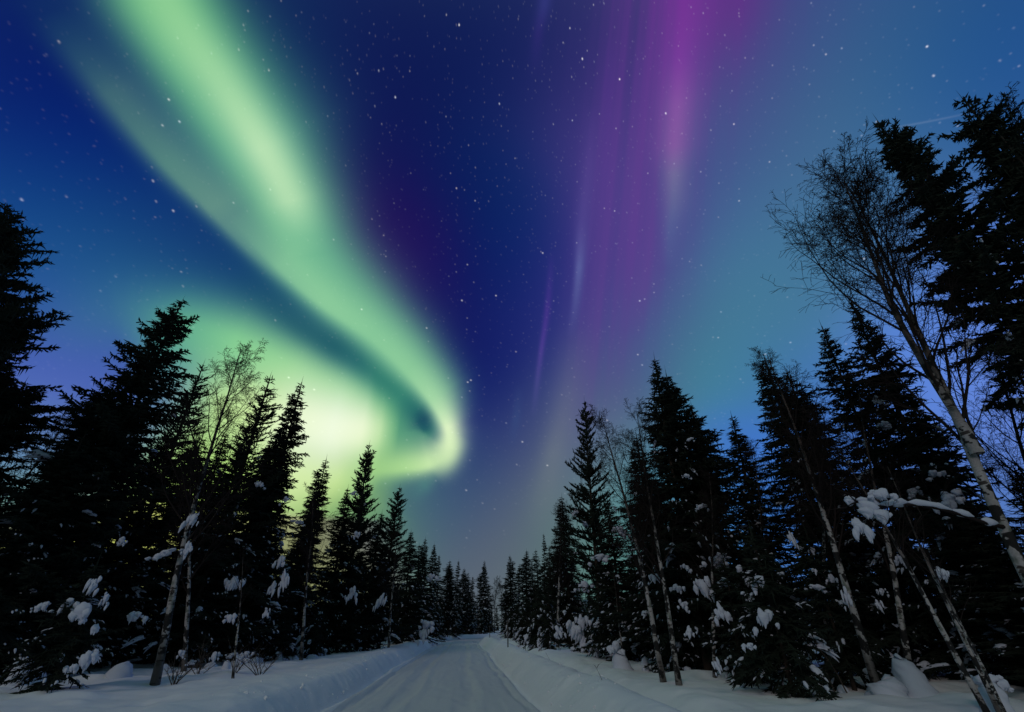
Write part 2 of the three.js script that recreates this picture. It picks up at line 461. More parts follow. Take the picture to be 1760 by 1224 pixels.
// ================================================================ helpers
const V = (x, y, z) => new THREE.Vector3(x, y, z);
const hash = (x, y, z) => { let h = Math.imul(x, 374761393) ^ Math.imul(y, 668265263) ^ Math.imul(z, 1274126177); h = Math.imul(h ^ (h >>> 13), 1274126177); return ((h ^ (h >>> 16)) >>> 0) / 4294967296; };
const fade = (t) => t * t * (3 - 2 * t);
function noise3(x, y, z) {                        // smooth value noise, -1 .. 1
  const i = Math.floor(x), j = Math.floor(y), k = Math.floor(z), u = fade(x - i), v = fade(y - j), w = fade(z - k), L = THREE.MathUtils.lerp;
  const p = (a, b, c) => hash(i + a, j + b, k + c);
  return 2 * L(L(L(p(0, 0, 0), p(1, 0, 0), u), L(p(0, 1, 0), p(1, 1, 0), u), v), L(L(p(0, 0, 1), p(1, 0, 1), u), L(p(0, 1, 1), p(1, 1, 1), u), v), w) - 1;
}
const noise2 = (x, y) => noise3(x, y, 0.5);
const smooth = THREE.MathUtils.smoothstep;
const counts = {};
function numbered(name) { const n = counts[name] = (counts[name] ?? -1) + 1; return n ? `${name}_${String(n).padStart(3, '0')}` : name; }
function tag(o, label, category, group, kind) {
  if (label) o.userData.label = label;
  if (category) o.userData.category = category;
  if (group) o.userData.group = group;
  if (kind) o.userData.kind = kind;
  return o;
}
function part(name, geometry, material, parent) {
  const m = new THREE.Mesh(geometry, material); m.name = name; m.castShadow = m.receiveShadow = true; parent.add(m); return m;
}
class Build {                                     // collects triangles into one geometry
  constructor(uv) { this.p = []; this.i = []; this.uv = uv ? [] : null; }
  get n() { return this.p.length / 3; }
  // a needle-clad twig: three narrow faces that taper to a tip
  twig(ax, ay, az, bx, by, bz, r) {
    let dx = bx - ax, dy = by - ay, dz = bz - az; const l = Math.hypot(dx, dy, dz) || 1; dx /= l; dy /= l; dz /= l;
    let ux, uy, uz; if (Math.abs(dy) < 0.9) { ux = -dz; uy = 0; uz = dx; } else { ux = 0; uy = dz; uz = -dy; }
    const ul = Math.hypot(ux, uy, uz); ux /= ul; uy /= ul; uz /= ul;
    const vx = dy * uz - dz * uy, vy = dz * ux - dx * uz, vz = dx * uy - dy * ux, s = this.n, mx = ax + dx * l * 0.08, my = ay + dy * l * 0.08, mz = az + dz * l * 0.08;
    for (let k = 0; k < 3; k++) { const c = Math.cos(k * 2.0944) * r, q = Math.sin(k * 2.0944) * r; this.p.push(mx + ux * c + vx * q, my + uy * c + vy * q, mz + uz * c + vz * q); }
    this.p.push(bx, by, bz);
    this.i.push(s, s + 1, s + 3, s + 1, s + 2, s + 3, s + 2, s, s + 3);
  }
  // a round tube through points with radii; closed with a point at either end if asked
  tube(pts, radii, sides, bump = 0, seed = 0, squash = 1, caps = true) {
    const s0 = this.n, n = pts.length, d = V(), u = V(), v = V(), up = V(0, 1, 0); let along = 0;
    for (let k = 0; k < n; k++) {
      d.subVectors(pts[Math.min(n - 1, k + 1)], pts[Math.max(0, k - 1)]).normalize();
      u.crossVectors(Math.abs(d.y) > 0.95 ? V(1, 0, 0) : up, d).normalize(); v.crossVectors(d, u);
      if (k) along += pts[k].distanceTo(pts[k - 1]);
      for (let a = 0; a <= sides; a++) {
        const t = (a / sides) * 2 * Math.PI, c = Math.cos(t), q = Math.sin(t); let r = radii[k];
        if (bump) r *= 1 + bump * noise3(c * 1.3 + seed, q * 1.3 + k * 0.55, seed * 1.7) + bump * 0.6 * noise3(c * 3 + seed, q * 3 + k * 1.1, seed);
        this.p.push(pts[k].x + (u.x * c + v.x * q * squash) * r, pts[k].y + (u.y * c + v.y * q * squash) * r, pts[k].z + (u.z * c + v.z * q * squash) * r);
        if (this.uv) this.uv.push(a / sides, along);
      }
    }
    for (let k = 0; k < n - 1; k++) for (let a = 0; a < sides; a++) {
      const b = s0 + k * (sides + 1) + a, e = b + sides + 1;
      this.i.push(b, b + 1, e, b + 1, e + 1, e);
    }
  }
  geometry(soft) {
    const g = new THREE.BufferGeometry(); g.setAttribute('position', new THREE.Float32BufferAttribute(this.p, 3));
    if (this.uv) g.setAttribute('uv', new THREE.Float32BufferAttribute(this.uv, 2));
    g.setIndex(this.i);
    if (soft) {                                   // the seam of a tube shares its normals
      g.computeVertexNormals();
      const P = g.attributes.position.array, N = g.attributes.normal.array, seen = new Map();
      for (let k = 0; k < P.length / 3; k++) {
        const key = `${P[k * 3].toFixed(4)},${P[k * 3 + 1].toFixed(4)},${P[k * 3 + 2].toFixed(4)}`;
        (seen.get(key) ?? seen.set(key, []).get(key)).push(k);
      }
      for (const l of seen.values()) if (l.length > 1) {
        const m = [0, 1, 2].map((c) => l.reduce((t, k) => t + N[k * 3 + c], 0)), q = Math.hypot(...m) || 1;
        for (const k of l) for (let c = 0; c < 3; c++) N[k * 3 + c] = m[c] / q;
      }
    }
    return g;
  }
}

// ================================================================ materials
function texture(w, h, paint, srgb) {
  const d = new Uint8Array(w * h * 4);
  for (let y = 0; y < h; y++) for (let x = 0; x < w; x++) { const c = paint(x / w, y / h); for (let k = 0; k < 3; k++) d[(y * w + x) * 4 + k] = Math.max(0, Math.min(255, c[k])); d[(y * w + x) * 4 + 3] = 255; }
  const t = new THREE.DataTexture(d, w, h); t.wrapS = t.wrapT = THREE.RepeatWrapping; t.magFilter = THREE.LinearFilter; t.minFilter = THREE.LinearMipmapLinearFilter; t.generateMipmaps = true;
  if (srgb) t.colorSpace = THREE.SRGBColorSpace; t.needsUpdate = true; return t;
}
const wrapNoise = (u, v, fu, fv, s) => {          // noise that repeats over 0..1 in u
  const a = noise3(u * fu, v * fv, s), b = noise3((u - 1) * fu, v * fv, s); return a + (b - a) * u;
};
// birch bark: papery white crossed by dark bands, black scars and grey lichen
const barkMap = texture(256, 1024, (u, v) => {
  const V4 = v * 4, band = wrapNoise(u, V4, 3, 22, 1) + 0.5 * wrapNoise(u, V4, 7, 50, 2), scar = wrapNoise(u, V4, 2.6, 3.6, 5) + 0.55 * wrapNoise(u, V4, 7, 11, 6) + 0.3 * wrapNoise(u, V4, 16, 24, 7), fine = wrapNoise(u, V4, 30, 40, 9);
  let c = [224, 218, 210].map((q) => q + 18 * fine + 26 * wrapNoise(u, V4, 3, 2, 12));
  const dark = smooth(band, 0.3, 0.6) * 0.85, black = smooth(scar, 0.02, 0.26), lichen = smooth(wrapNoise(u, V4, 4, 6, 21), 0.3, 0.6) * 0.55;
  c = c.map((q, k) => q + ([88, 104, 84][k] - q) * lichen);
  c = c.map((q, k) => q + ([58, 48, 42][k] - q) * dark);
  return c.map((q, k) => q + ([24, 21, 19][k] - q) * black);
}, true);
barkMap.repeat.set(1, 0.25);
const barkBump = barkMap.clone(); barkBump.colorSpace = THREE.NoColorSpace; barkBump.repeat.set(1, 0.25);
const mat = (r, g, b, more = {}) => new THREE.MeshStandardMaterial({ color: new THREE.Color().setRGB(r, g, b), roughness: 0.9, ...more });
const leaf = (r, g, b) => new THREE.MeshPhysicalMaterial({ color: new THREE.Color().setRGB(r, g, b), roughness: 1, specularIntensity: 0.15 });
const M = {
  needles: leaf(0.017, 0.024, 0.018), needles2: leaf(0.02, 0.026, 0.017), pine: leaf(0.019, 0.027, 0.02),
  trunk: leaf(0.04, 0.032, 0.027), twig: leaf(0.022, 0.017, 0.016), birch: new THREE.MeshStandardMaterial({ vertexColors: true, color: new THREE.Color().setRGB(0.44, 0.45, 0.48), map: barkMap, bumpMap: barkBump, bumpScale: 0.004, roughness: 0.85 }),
  dead: mat(0.06, 0.045, 0.035), stake: mat(0.05, 0.045, 0.04),
};
const grain = texture(512, 512, (u, v) => { const q = hash(Math.floor(u * 512), Math.floor(v * 512), 3); const n = 0.5 + 0.5 * wrapNoise(u, v, 90, 90, 31); const k = 120 + 60 * q + 60 * n; return [k, k, k]; });
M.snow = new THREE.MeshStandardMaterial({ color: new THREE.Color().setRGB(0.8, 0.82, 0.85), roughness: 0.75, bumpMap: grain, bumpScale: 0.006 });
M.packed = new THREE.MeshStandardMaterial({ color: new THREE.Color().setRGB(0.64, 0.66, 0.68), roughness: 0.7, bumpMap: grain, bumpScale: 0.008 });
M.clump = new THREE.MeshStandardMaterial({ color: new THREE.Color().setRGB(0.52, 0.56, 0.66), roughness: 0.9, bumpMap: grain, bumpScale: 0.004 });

// ================================================================ the ground: packed road, ploughed banks, forest floor
function roadX(d) {                               // centre line of the road, d metres ahead; it bends right at the far end
  const base = -0.35 - 0.09 * d, bend = Math.max(0, d - 66);
  return base + 0.0105 * bend * bend;
}
const dip = (t, at, w) => Math.exp(-(((t - at) / w) ** 2));
function groundY(x, z) {
  const d = -z, t = x - roadX(Math.max(-30, Math.min(170, d)));
  const wob = 0.25 * noise2(d * 0.12, 3) + 0.12 * noise2(d * 0.5, 9), tl = t - wob, tr = t - 0.2 * noise2(d * 0.14, 21) - 0.1 * noise2(d * 0.6, 5);
  const out = smooth(Math.abs(t), 3.5, 7);
  let y = 0;
  // road: slightly crowned, with the marks of tyres and of the plough
  const road = 1 - smooth(Math.abs(t), 2.1, 2.7);
  y += road * (0.05 * (1 - (t / 2.4) ** 2) - 0.06 * dip(tl, -1.2, 0.22) - 0.055 * dip(tl, 0.5, 0.22) + 0.03 * dip(tl, -0.86, 0.12) + 0.025 * dip(tl, 0.84, 0.12) + 0.02 * dip(tl, -1.55, 0.1) + 0.022 * noise2(t * 3, d * 0.25) + 0.016 * noise2(t * 9, d * 0.5) + 0.018 * noise2(x * 4, z * 2.2));
  const torn = Math.max(0, noise2(x * 2.6 + 3, z * 1.9) - 0.1) + 0.6 * Math.max(0, noise2(x * 6.1, z * 5.2 + 8) - 0.1);
  y += 0.05 * torn * (dip(tl, -2.85, 0.35) + dip(tr, 2.6, 0.3)) + 0.03 * torn * smooth(Math.abs(t), 2.4, 3) * (1 - smooth(Math.abs(t), 4.6, 6.5));
  // left: a step, a groove, then the rounded bank
  y += 0.1 * smooth(-tl, 2.2, 2.5) - 0.2 * dip(tl, -2.68, 0.14) - 0.05 * dip(tl, -2.25, 0.08) + 0.34 * smooth(-tl, 2.7, 3.3) + 0.1 * dip(tl, -3.75, 0.55) - 0.12 * smooth(-tl, 4.0, 6.5);
  // right: a groove cut by the plough, a high rounded bank, a hollow behind it
  y += -0.2 * dip(tr, 2.28, 0.16) - 0.08 * dip(tr, 1.85, 0.1) + 0.34 * smooth(tr, 2.35, 3.1) + 0.24 * dip(tr, 3.4, 0.5) - 0.3 * dip(tr, 4.8, 0.45) - 0.06 * smooth(tr, 4.3, 7);
  y += 0.06 * smooth(Math.abs(t), 2.4, 3) * noise2(x * 1.3, z * 0.9) + 0.03 * smooth(Math.abs(t), 2.4, 3) * noise2(x * 4, z * 3 + 4);
  y += out * (0.16 * noise2(x * 0.35 + 7, z * 0.35) + 0.1 * noise2(x * 0.9, z * 0.9 + 5) + 0.05 * noise2(x * 2.2, z * 2.2));
  return y;
}
{
  // one net of points, fine near the road and the camera, cut into road, banks and forest floor that share their edges
  const ts = [], ds = [];
  const spread = (from, to, step) => { for (let q = from; q < to - 1e-6; q += step) ts.push(q); };
  for (const q of [-900, -600, -400, -260, -170, -110, -75, -52]) ts.push(q);
  spread(-38, -16, 0.8); spread(-16, -6.4, 0.24); spread(-6.4, -2.4, 0.08); spread(-2.4, 2.2, 0.092); spread(2.2, 6.4, 0.08); spread(6.4, 14, 0.2); spread(14, 38, 0.8);
  for (const q of [38, 52, 75, 110, 170, 260, 400, 600, 900]) ts.push(q);
  for (let q = -60; q < 4; q += 4) ds.push(q);
  for (let q = 4; q < 8; q += 0.4) ds.push(q);
  for (let q = 8; q < 170; q += Math.max(0.11, (q - 8) * 0.012)) ds.push(q);
  for (const q of [172, 200, 250, 330, 450, 650, 1000]) ds.push(q);
  const strip = (name, from, to, material, label) => {
    const cols = ts.filter((q) => q >= from - 0.01 && q <= to + 0.01), P = [], N = [], U = [], I = [];
    for (const d of ds) for (const t of cols) {
      const x = t + roadX(Math.max(-30, Math.min(170, d))), z = -d, e = 0.03, y = groundY(x, z);
      P.push(x, y, z); U.push(x / 1.3, z / 1.3);
      const gx = (groundY(x + e, z) - groundY(x - e, z)) / (2 * e), gz = (groundY(x, z + e) - groundY(x, z - e)) / (2 * e), l = Math.hypot(gx, 1, gz);
      N.push(-gx / l, 1 / l, -gz / l);
    }
    for (let j = 0; j < ds.length - 1; j++) for (let i = 0; i < cols.length - 1; i++) { const a = j * cols.length + i, b = a + cols.length; I.push(a, a + 1, b, a + 1, b + 1, b); }
    const g = new THREE.BufferGeometry();
    g.setAttribute('position', new THREE.Float32BufferAttribute(P, 3)); g.setAttribute('normal', new THREE.Float32BufferAttribute(N, 3)); g.setAttribute('uv', new THREE.Float32BufferAttribute(U, 2)); g.setIndex(I);
    tag(part(numbered(name), g, material, scene), label, null, null, 'structure');
  };
  strip('road', -2.4, 2.2, M.packed, 'snow-packed forest road running straight away and bending right');
  strip('snow_bank', -6.4, -2.4, M.snow, 'low rounded snow bank along the left of the road');
  strip('snow_bank', 2.2, 6.4, M.snow, 'higher ploughed snow bank along the right of the road');
  strip('ground', -900, -6.4, M.snow, 'snow-covered forest floor left of the road');
  strip('ground', 6.4, 900, M.snow, 'snow-covered forest floor right of the road');
}

// ================================================================ trees
// A conifer of height H and radius R: trunk, crown of needle-clad branches, snow lying on the branches.
function conifer(p) {
  const R = mulberry(p.seed), rr = (a, b) => a + (b - a) * R(), H = p.H, crown = new Build(), wood = new Build(true), clumps = [], dust = new Build();
  const lean = (y) => [p.bend * Math.sin((y / H) * 2.3 + p.seed) * (y / H), p.bend * Math.cos((y / H) * 1.9 + p.seed * 2) * (y / H)];
  const pts = [], rad_ = [];
  for (let k = 0; k <= 14; k++) { const y = (H * k) / 14, [lx, lz] = lean(y); pts.push(V(lx, y - (k ? 0 : 0.5), lz)); rad_.push(H * 0.0105 * (1 - (k / 14) * 0.93) + 0.012); }
  wood.tube(pts, rad_, 9);
  crown.twig(pts[13].x, pts[13].y, pts[13].z, pts[14].x, H + 0.45, pts[14].z, 0.035);
  const twigs = (q, dir, side, l, weight, hang) => {       // one side twig with its own finer twigs
    const dx = dir.x, dy = dir.y, dz = dir.z, e = [q.x + dx * l, q.y + dy * l - hang * l, q.z + dz * l];
    crown.twig(q.x, q.y, q.z, e[0], e[1], e[2], p.needle * 1.05);
    const n = Math.floor(l / p.fine);
    for (let m = 1; m <= n; m++) for (const s of [-1, 1]) {
      if (R() < 0.15) continue;
      const f = m / (n + 0.6), b = [q.x + (e[0] - q.x) * f, q.y + (e[1] - q.y) * f, q.z + (e[2] - q.z) * f], ll = rr(0.07, 0.16) * (1.25 - 0.5 * f) * p.brush;
      crown.twig(b[0], b[1], b[2], b[0] + (dx * 0.75 + s * side.x * 0.65 + rr(-0.2, 0.2)) * ll, b[1] + (dy * 0.75 - hang * 0.6 + p.up * 0.5 + rr(-0.35, 0.3)) * ll, b[2] + (dz * 0.75 + s * side.z * 0.65 + rr(-0.2, 0.2)) * ll, p.needle * rr(0.8, 1.1));
    }
  };
  let turn = R() * 6.28;
  for (let y = H * p.bare; y < H - 0.12;) {
    const f = y / H, spacing = p.spacing * (1.15 - 0.65 * f), many = Math.max(2, Math.round(p.whorl * (0.75 + 0.5 * R()) * (f > 0.93 ? 0.7 : 1)));
    for (let k = 0; k < many; k++) {
      turn += 2.3999 + rr(-0.5, 0.5);
      const lumpy = 1 + p.lumpy * noise3(f * H * 0.55 + p.seed, Math.cos(turn) * 0.9, Math.sin(turn) * 0.9 + p.seed);
      if (lumpy < 1 - p.gaps) continue;
      if (R() < p.skip) continue;
      const L = Math.max(0.09, p.R * p.profile(f) * (1 - 0.5 * smooth(f, 0.88, 1)) * lumpy * rr(0.5, 1.2)); 
      const y0 = y + rr(-1.2, 1.2) * spacing * (1 - f * 0.6), a = p.slope(f) + rr(-p.vary, p.vary), b = p.curl(f), ux = Math.cos(turn), uz = Math.sin(turn), sx = -uz, sz = ux, [lx, lz] = lean(y0), side = V(sx, 0, sz), wig = rr(-0.12, 0.12);
      const at = (s) => V(lx + (ux * s + sx * wig * s * s) * L, y0 + L * (a * s + b * s * s), lz + (uz * s + sz * wig * s * s) * L);
      let prev = at(0);
      const steps = Math.max(2, Math.ceil(L / 0.4));
      for (let s = 1; s <= steps; s++) { const q = at(s / steps); crown.twig(prev.x, prev.y, prev.z, q.x + (q.x - prev.x) * 0.3, q.y + (q.y - prev.y) * 0.3, q.z + (q.z - prev.z) * 0.3, p.needle * (s === steps ? 1.1 : 1)); prev = q; }
      const start = Math.min(0.5, p.inner / Math.max(0.2, L)), dense = p.step * rr(0.85, 1.2);
      for (let s = start; s < 1; s += dense / L) {
        const q = at(s), q2 = at(s + 0.02), fx = (q2.x - q.x), fy = q2.y - q.y, fz = q2.z - q.z, fl = Math.hypot(fx, fy, fz) || 1;
        for (const e of [-1, 1]) {
          const l = (p.reach * L * (1 - s) * (0.55 + 0.45 * Math.min(1, s * 3)) + p.tuft) * rr(0.65, 1.15), w = rr(0.55, 0.85), v = V((fx / fl) * w + sx * e * (1.15 - w) * 1.1, (fy / fl) * w + p.up + rr(-0.42, 0.36), (fz / fl) * w + sz * e * (1.15 - w) * 1.1);
          twigs(q, v, side, l, 1, p.hang * rr(0.4, 1.3));
        }
        if (R() < p.under) { const l = rr(0.12, 0.34) * p.brush; crown.twig(q.x, q.y, q.z, q.x + rr(-0.06, 0.06), q.y - l, q.z + rr(-0.06, 0.06), p.needle); }
      }
      // snow: caught on the outer half of the lower branches, sagging over their ends
      const load = p.snow * (1 - smooth(f, 0.2, p.snowTop));
      if (L > 0.5 && R() < load) {
        const big = clumps.length < p.clumps && R() < p.bigShare;
        if (big) {
          const c = new Build(), r = rr(0.1, 0.2) * p.snowSize, s0 = rr(0.52, 0.85), lobes = 2 + Math.floor(R() * 3);
          for (let q = 0; q < lobes; q++) {              // a pillow that sags over the branch, with tongues hanging from it
            const n = 9, line = [], radii = [], s1 = q ? Math.min(1.14, s0 + rr(0.2, 0.4)) : s0 + rr(0.15, 0.35), off = q ? rr(-1.1, 1.1) * r : 0, fall = q ? rr(1.2, 3.4) * r : rr(0.5, 1.3) * r, w = q ? rr(0.35, 0.62) : 1, lift = q ? 0.1 : 0.45;
            for (let m = 0; m <= n; m++) { const h = m / n, g = at(s0 + (s1 - s0) * h); g.x += sx * off; g.z += sz * off; g.y += r * lift - h * h * fall; line.push(g); radii.push(r * w * Math.pow(Math.sin(Math.PI * (0.03 + 0.94 * Math.pow(h, 0.85))), 0.55) * rr(0.85, 1.15)); }
            radii[0] = radii[n] = 0.004; c.tube(line, radii, 11, 0.5, R() * 40, 0.85);
          }
          clumps.push(c.geometry(true));
        } else for (let q = 0; q < 4; q++) {             // small pads and drips
          const r = rr(0.025, 0.075) * p.snowSize, s0 = rr(0.55, 1.05), n = 4, line = [], radii = [], off = rr(-0.3, 0.3) * L * (1.1 - s0), fall = r * rr(0.6, 4.5);
          for (let m = 0; m <= n; m++) { const h = m / n, g = at(s0 + 0.12 * h / L); g.x += sx * off; g.z += sz * off; g.y += r * 0.8 - fall * h * h; line.push(g); radii.push(r * Math.pow(Math.sin(Math.PI * (0.03 + 0.94 * h)), 0.6) * rr(0.8, 1.2)); }
          radii[0] = radii[n] = 0.003; dust.tube(line, radii, 5, 0.35, R() * 40, 0.9);
        }
      }
    }
    y += spacing * rr(0.8, 1.2);
  }
  const g = new THREE.Group();
  part('trunk', wood.geometry(true), M.trunk, g);
  part('crown', crown.geometry(false), p.material ?? M.needles, g);
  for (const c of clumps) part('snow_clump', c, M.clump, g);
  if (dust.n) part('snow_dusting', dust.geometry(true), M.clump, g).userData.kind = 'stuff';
  return { g, H, R: p.R };
}
const cone = (f) => Math.pow(Math.min(1, (1 - f) * 1.08), 0.85) * (0.55 + 0.45 * Math.min(1, f * 6));
const classic = { H: 12, R: 2.4, bare: 0.03, spacing: 0.25, whorl: 6.5, lumpy: 0.75, gaps: 0.5, skip: 0.16, vary: 0.3, bend: 0.12, profile: cone, slope: (f) => -0.4 + 0.6 * f, curl: (f) => 0.12 - 0.12 * f, step: 0.105, reach: 0.26, tuft: 0.15, fine: 0.085, brush: 1.25, needle: 0.028, up: 0.04, hang: 0.22, under: 0.22, inner: 0.12, snow: 0.7, snowTop: 0.78, clumps: 24, bigShare: 0.22, snowSize: 0.6 };
const kinds = {
  spruce: () => conifer({ ...classic, seed: 11 }),
  broad: () => conifer({ ...classic, seed: 23, H: 11, R: 2.7, lumpy: 0.85, whorl: 7, slope: (f) => -0.35 + 0.5 * f, profile: (f) => Math.pow(1 - f, 0.62) * (0.7 + 0.3 * Math.min(1, f * 5)) }),
  narrow: () => conifer({ ...classic, seed: 35, R: 1.5, lumpy: 0.85, gaps: 0.6, spacing: 0.21, whorl: 6.5, reach: 0.3, profile: (f) => Math.pow(1 - f, 0.5) * (0.6 + 0.4 * Math.min(1, f * 4)) * 0.95, slope: (f) => -0.5 + 0.62 * f }),
  ragged: () => conifer({ ...classic, seed: 47, H: 14, R: 2.5, lumpy: 1.0, gaps: 0.62, spacing: 0.27, whorl: 6.5, bend: 0.25, reach: 0.3, tuft: 0.15, profile: (f) => Math.pow(1 - f, 0.7) * (0.65 + 0.35 * Math.min(1, f * 4)) + 0.06, slope: (f) => -0.25 + 0.5 * f, curl: () => 0.08, needle: 0.034, snow: 0.35 }),
  open: () => conifer({ ...classic, seed: 59, R: 1.4, lumpy: 0.8, gaps: 0.45, spacing: 0.3, whorl: 4.5, reach: 0.2, tuft: 0.16, fine: 0.1, brush: 1.2, up: 0.22, hang: 0, under: 0.2, slope: (f) => -0.05 + 0.6 * f, curl: () => 0.2, profile: (f) => Math.pow(1 - f, 0.7) * 0.95 + 0.1, material: M.needles2, snow: 0.3 }),
  brush: () => conifer({ ...classic, seed: 71, R: 2.2, lumpy: 0.5, gaps: 0.45, spacing: 0.36, whorl: 6, reach: 0.24, tuft: 0.18, fine: 0.09, brush: 1.3, needle: 0.034, up: 0.25, hang: 0, under: 0.2, slope: (f) => -0.1 + 0.75 * f, curl: () => 0.18, profile: (f) => Math.pow(1 - f, 0.75), material: M.pine, snow: 0.4 }),
  pine: () => conifer({ ...classic, seed: 83, H: 13, R: 2.3, bare: 0.16, lumpy: 0.9, gaps: 0.6, skip: 0.08, vary: 0.55, spacing: 0.26, whorl: 6, reach: 0.3, tuft: 0.2, fine: 0.09, brush: 1.4, needle: 0.036, up: 0.1, hang: 0.15, under: 0.5, inner: 0.15, slope: (f) => -0.1 + 0.45 * f, curl: () => -0.05, profile: (f) => Math.pow(Math.max(0, 1 - f ** 5), 0.5) * 0.75 + 0.12, material: M.pine, snow: 0.2, bend: 0.2 }),
  sapling: () => conifer({ ...classic, seed: 97, H: 3.6, R: 1.3, bare: 0.02, spacing: 0.17, whorl: 6, lumpy: 0.6, step: 0.085, slope: (f) => -0.7 + 0.8 * f, curl: () => 0.05, snow: 0.6, snowTop: 1.3, clumps: 14, bigShare: 0.16, snowSize: 0.6, needle: 0.022, fine: 0.075 }),
  sapling2: () => conifer({ ...classic, seed: 101, H: 2.6, R: 0.95, bare: 0.02, spacing: 0.17, whorl: 5, lumpy: 0.7, step: 0.085, slope: (f) => -0.9 + 0.9 * f, curl: () => -0.1, snow: 0.9, snowTop: 1.5, clumps: 24, bigShare: 0.4, snowSize: 0.7, needle: 0.022, fine: 0.075 }),
  spruce2: () => conifer({ ...classic, seed: 113, R: 2.2, lumpy: 0.75, spacing: 0.27, bend: 0.2, snow: 0.7, slope: (f) => -0.5 + 0.7 * f, step: 0.12 }),
  narrow2: () => conifer({ ...classic, seed: 127, R: 1.6, lumpy: 0.9, spacing: 0.25, whorl: 5.5, bend: 0.22, snow: 0.7, step: 0.12, profile: (f) => Math.pow(1 - f, 0.6) * (0.6 + 0.4 * Math.min(1, f * 4)), slope: (f) => -0.55 + 0.7 * f }),
};
// A bare birch: bark-clad trunk and limbs in one part, the fine twigs in another.
function birch(p) {
  const R = mulberry(p.seed), rr = (a, b) => a + (b - a) * R(), trunk = new Build(true), limbs = new Build(), twigs = new Build(), H = p.H;
  const q0 = V(), grow = (from, dir, length, r, level) => {
    const n = level === 0 ? 16 : level === 1 ? 8 : level === 2 ? 5 : 3, pts = [from.clone()], radii = [r], d = dir.clone();
    for (let k = 1; k <= n; k++) {
      const w = level === 0 ? p.wander : 0.11 + 0.045 * level;
      d.x += rr(-w, w); d.z += rr(-w, w); d.y += level === 0 ? 0.12 : level === 1 ? 0.1 : level === 2 ? 0.03 : -0.05 - 0.05 * k; d.normalize();
      pts.push(pts[k - 1].clone().addScaledVector(d, length / n)); radii.push(Math.max(level > 2 ? p.thin : p.thin * 1.2, r * (1 - (level === 0 ? 0.9 : 0.8) * (k / n))));
    }
    if (level === 0) { pts[0].y -= 0.5; trunk.tube(pts, radii.map((v, k) => v * (k ? 1 : 1.35)), 12, 0.06, p.seed); } else if (level === 1) limbs.tube(pts, radii, 5); else for (let k = 1; k <= n; k++) { const a = pts[k - 1], b = pts[k]; stick(level === 2 ? limbs : twigs, a, b, radii[k - 1], radii[k]); }
    const kids = [p.limbs, p.kids1, p.kids2, p.kids3][level]; if (!kids) return;
    for (let k = 0; k < kids; k++) {
      const f = level === 0 ? p.clear + (0.98 - p.clear) * Math.pow((k + R() * 0.8) / kids, 1.0) : 0.12 + 0.86 * ((k + R()) / kids), t = f * n, i = Math.min(n - 1, Math.floor(t)), q = pts[i].clone().lerp(pts[i + 1], t - i);
      const along = pts[i + 1].clone().sub(pts[i]).normalize(), a = R() * 6.283, out = V(Math.cos(a), rr(-0.25, 0.25), Math.sin(a)); out.addScaledVector(along, -out.dot(along)).normalize();
      const open = level === 0 ? rr(0.5, 0.85) * (p.upright ?? 1) : rr(0.45, 0.9), nd = along.multiplyScalar(Math.cos(open)).addScaledVector(out, Math.sin(open)).normalize();
      const ll = level === 0 ? H * p.spread * (1.05 - 0.75 * (f - p.clear) / (1 - p.clear)) * rr(0.7, 1.15) : length * (level === 1 ? 0.5 : 0.55) * (1.1 - 0.55 * f) * rr(0.6, 1.2);
      grow(q, nd, ll, Math.max(p.thin, radii[i] * (level === 0 ? 0.45 : 0.5)), level + 1);
    }
  };
  const stick = (b, a, c, r0, r1) => {            // three-sided, for twigs
    const d = q0.subVectors(c, a).normalize(), u = V(-d.z, 0, d.x); if (u.lengthSq() < 1e-4) u.set(1, 0, 0); u.normalize(); const v = V().crossVectors(d, u), s = b.n;
    for (const [e, r] of [[a, r0], [c, r1]]) for (let k = 0; k < 3; k++) { const x = Math.cos(k * 2.0944) * r, y = Math.sin(k * 2.0944) * r; b.p.push(e.x + u.x * x + v.x * y, e.y + u.y * x + v.y * y, e.z + u.z * x + v.z * y); }
    for (let k = 0; k < 3; k++) { const m = (k + 1) % 3; b.i.push(s + k, s + m, s + 3 + k, s + m, s + 3 + m, s + 3 + k); }
  };
  grow(V(0, 0, 0), V(0, 1, 0), H * 0.97, H * p.thick, 0);
  if (p.fork) { const a = V(0.05, H * p.fork, 0.03); grow(a, V(-0.16, 1, 0.1).normalize(), H * (0.96 - p.fork), H * p.thick * 0.75, 0); }
  // straighten the trunk's own drift, so that the top stands over the base
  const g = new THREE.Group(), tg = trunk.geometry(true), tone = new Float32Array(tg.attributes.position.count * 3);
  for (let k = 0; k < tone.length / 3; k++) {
    const f = tg.attributes.position.getY(k) / H + 0.03 * noise3(tg.attributes.position.getX(k) * 9, tg.attributes.position.getY(k) * 5, tg.attributes.position.getZ(k) * 9), young = smooth(f, p.pale, p.pale + 0.22), foot = 1 - smooth(f, 0.03, 0.11);  // upper trunk: brown young bark, plus its backlit darkness put into the colour
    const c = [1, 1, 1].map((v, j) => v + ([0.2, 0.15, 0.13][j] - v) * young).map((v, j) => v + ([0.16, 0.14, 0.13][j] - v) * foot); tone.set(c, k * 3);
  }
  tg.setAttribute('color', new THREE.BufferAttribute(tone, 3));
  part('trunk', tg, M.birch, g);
  if (limbs.n) part('limbs', limbs.geometry(true), M.twig, g);
  if (twigs.n) part('twigs', twigs.geometry(false), M.twig, g).userData.kind = 'stuff';
  const box = new THREE.Box3().setFromObject(g);
  return { g, H: box.max.y };
}
const birchBase = { H: 11, wander: 0.04, thick: 0.0098, clear: 0.3, limbs: 26, kids1: 9, kids2: 7, kids3: 3, spread: 0.28, thin: 0.0042, pale: 0.38 };
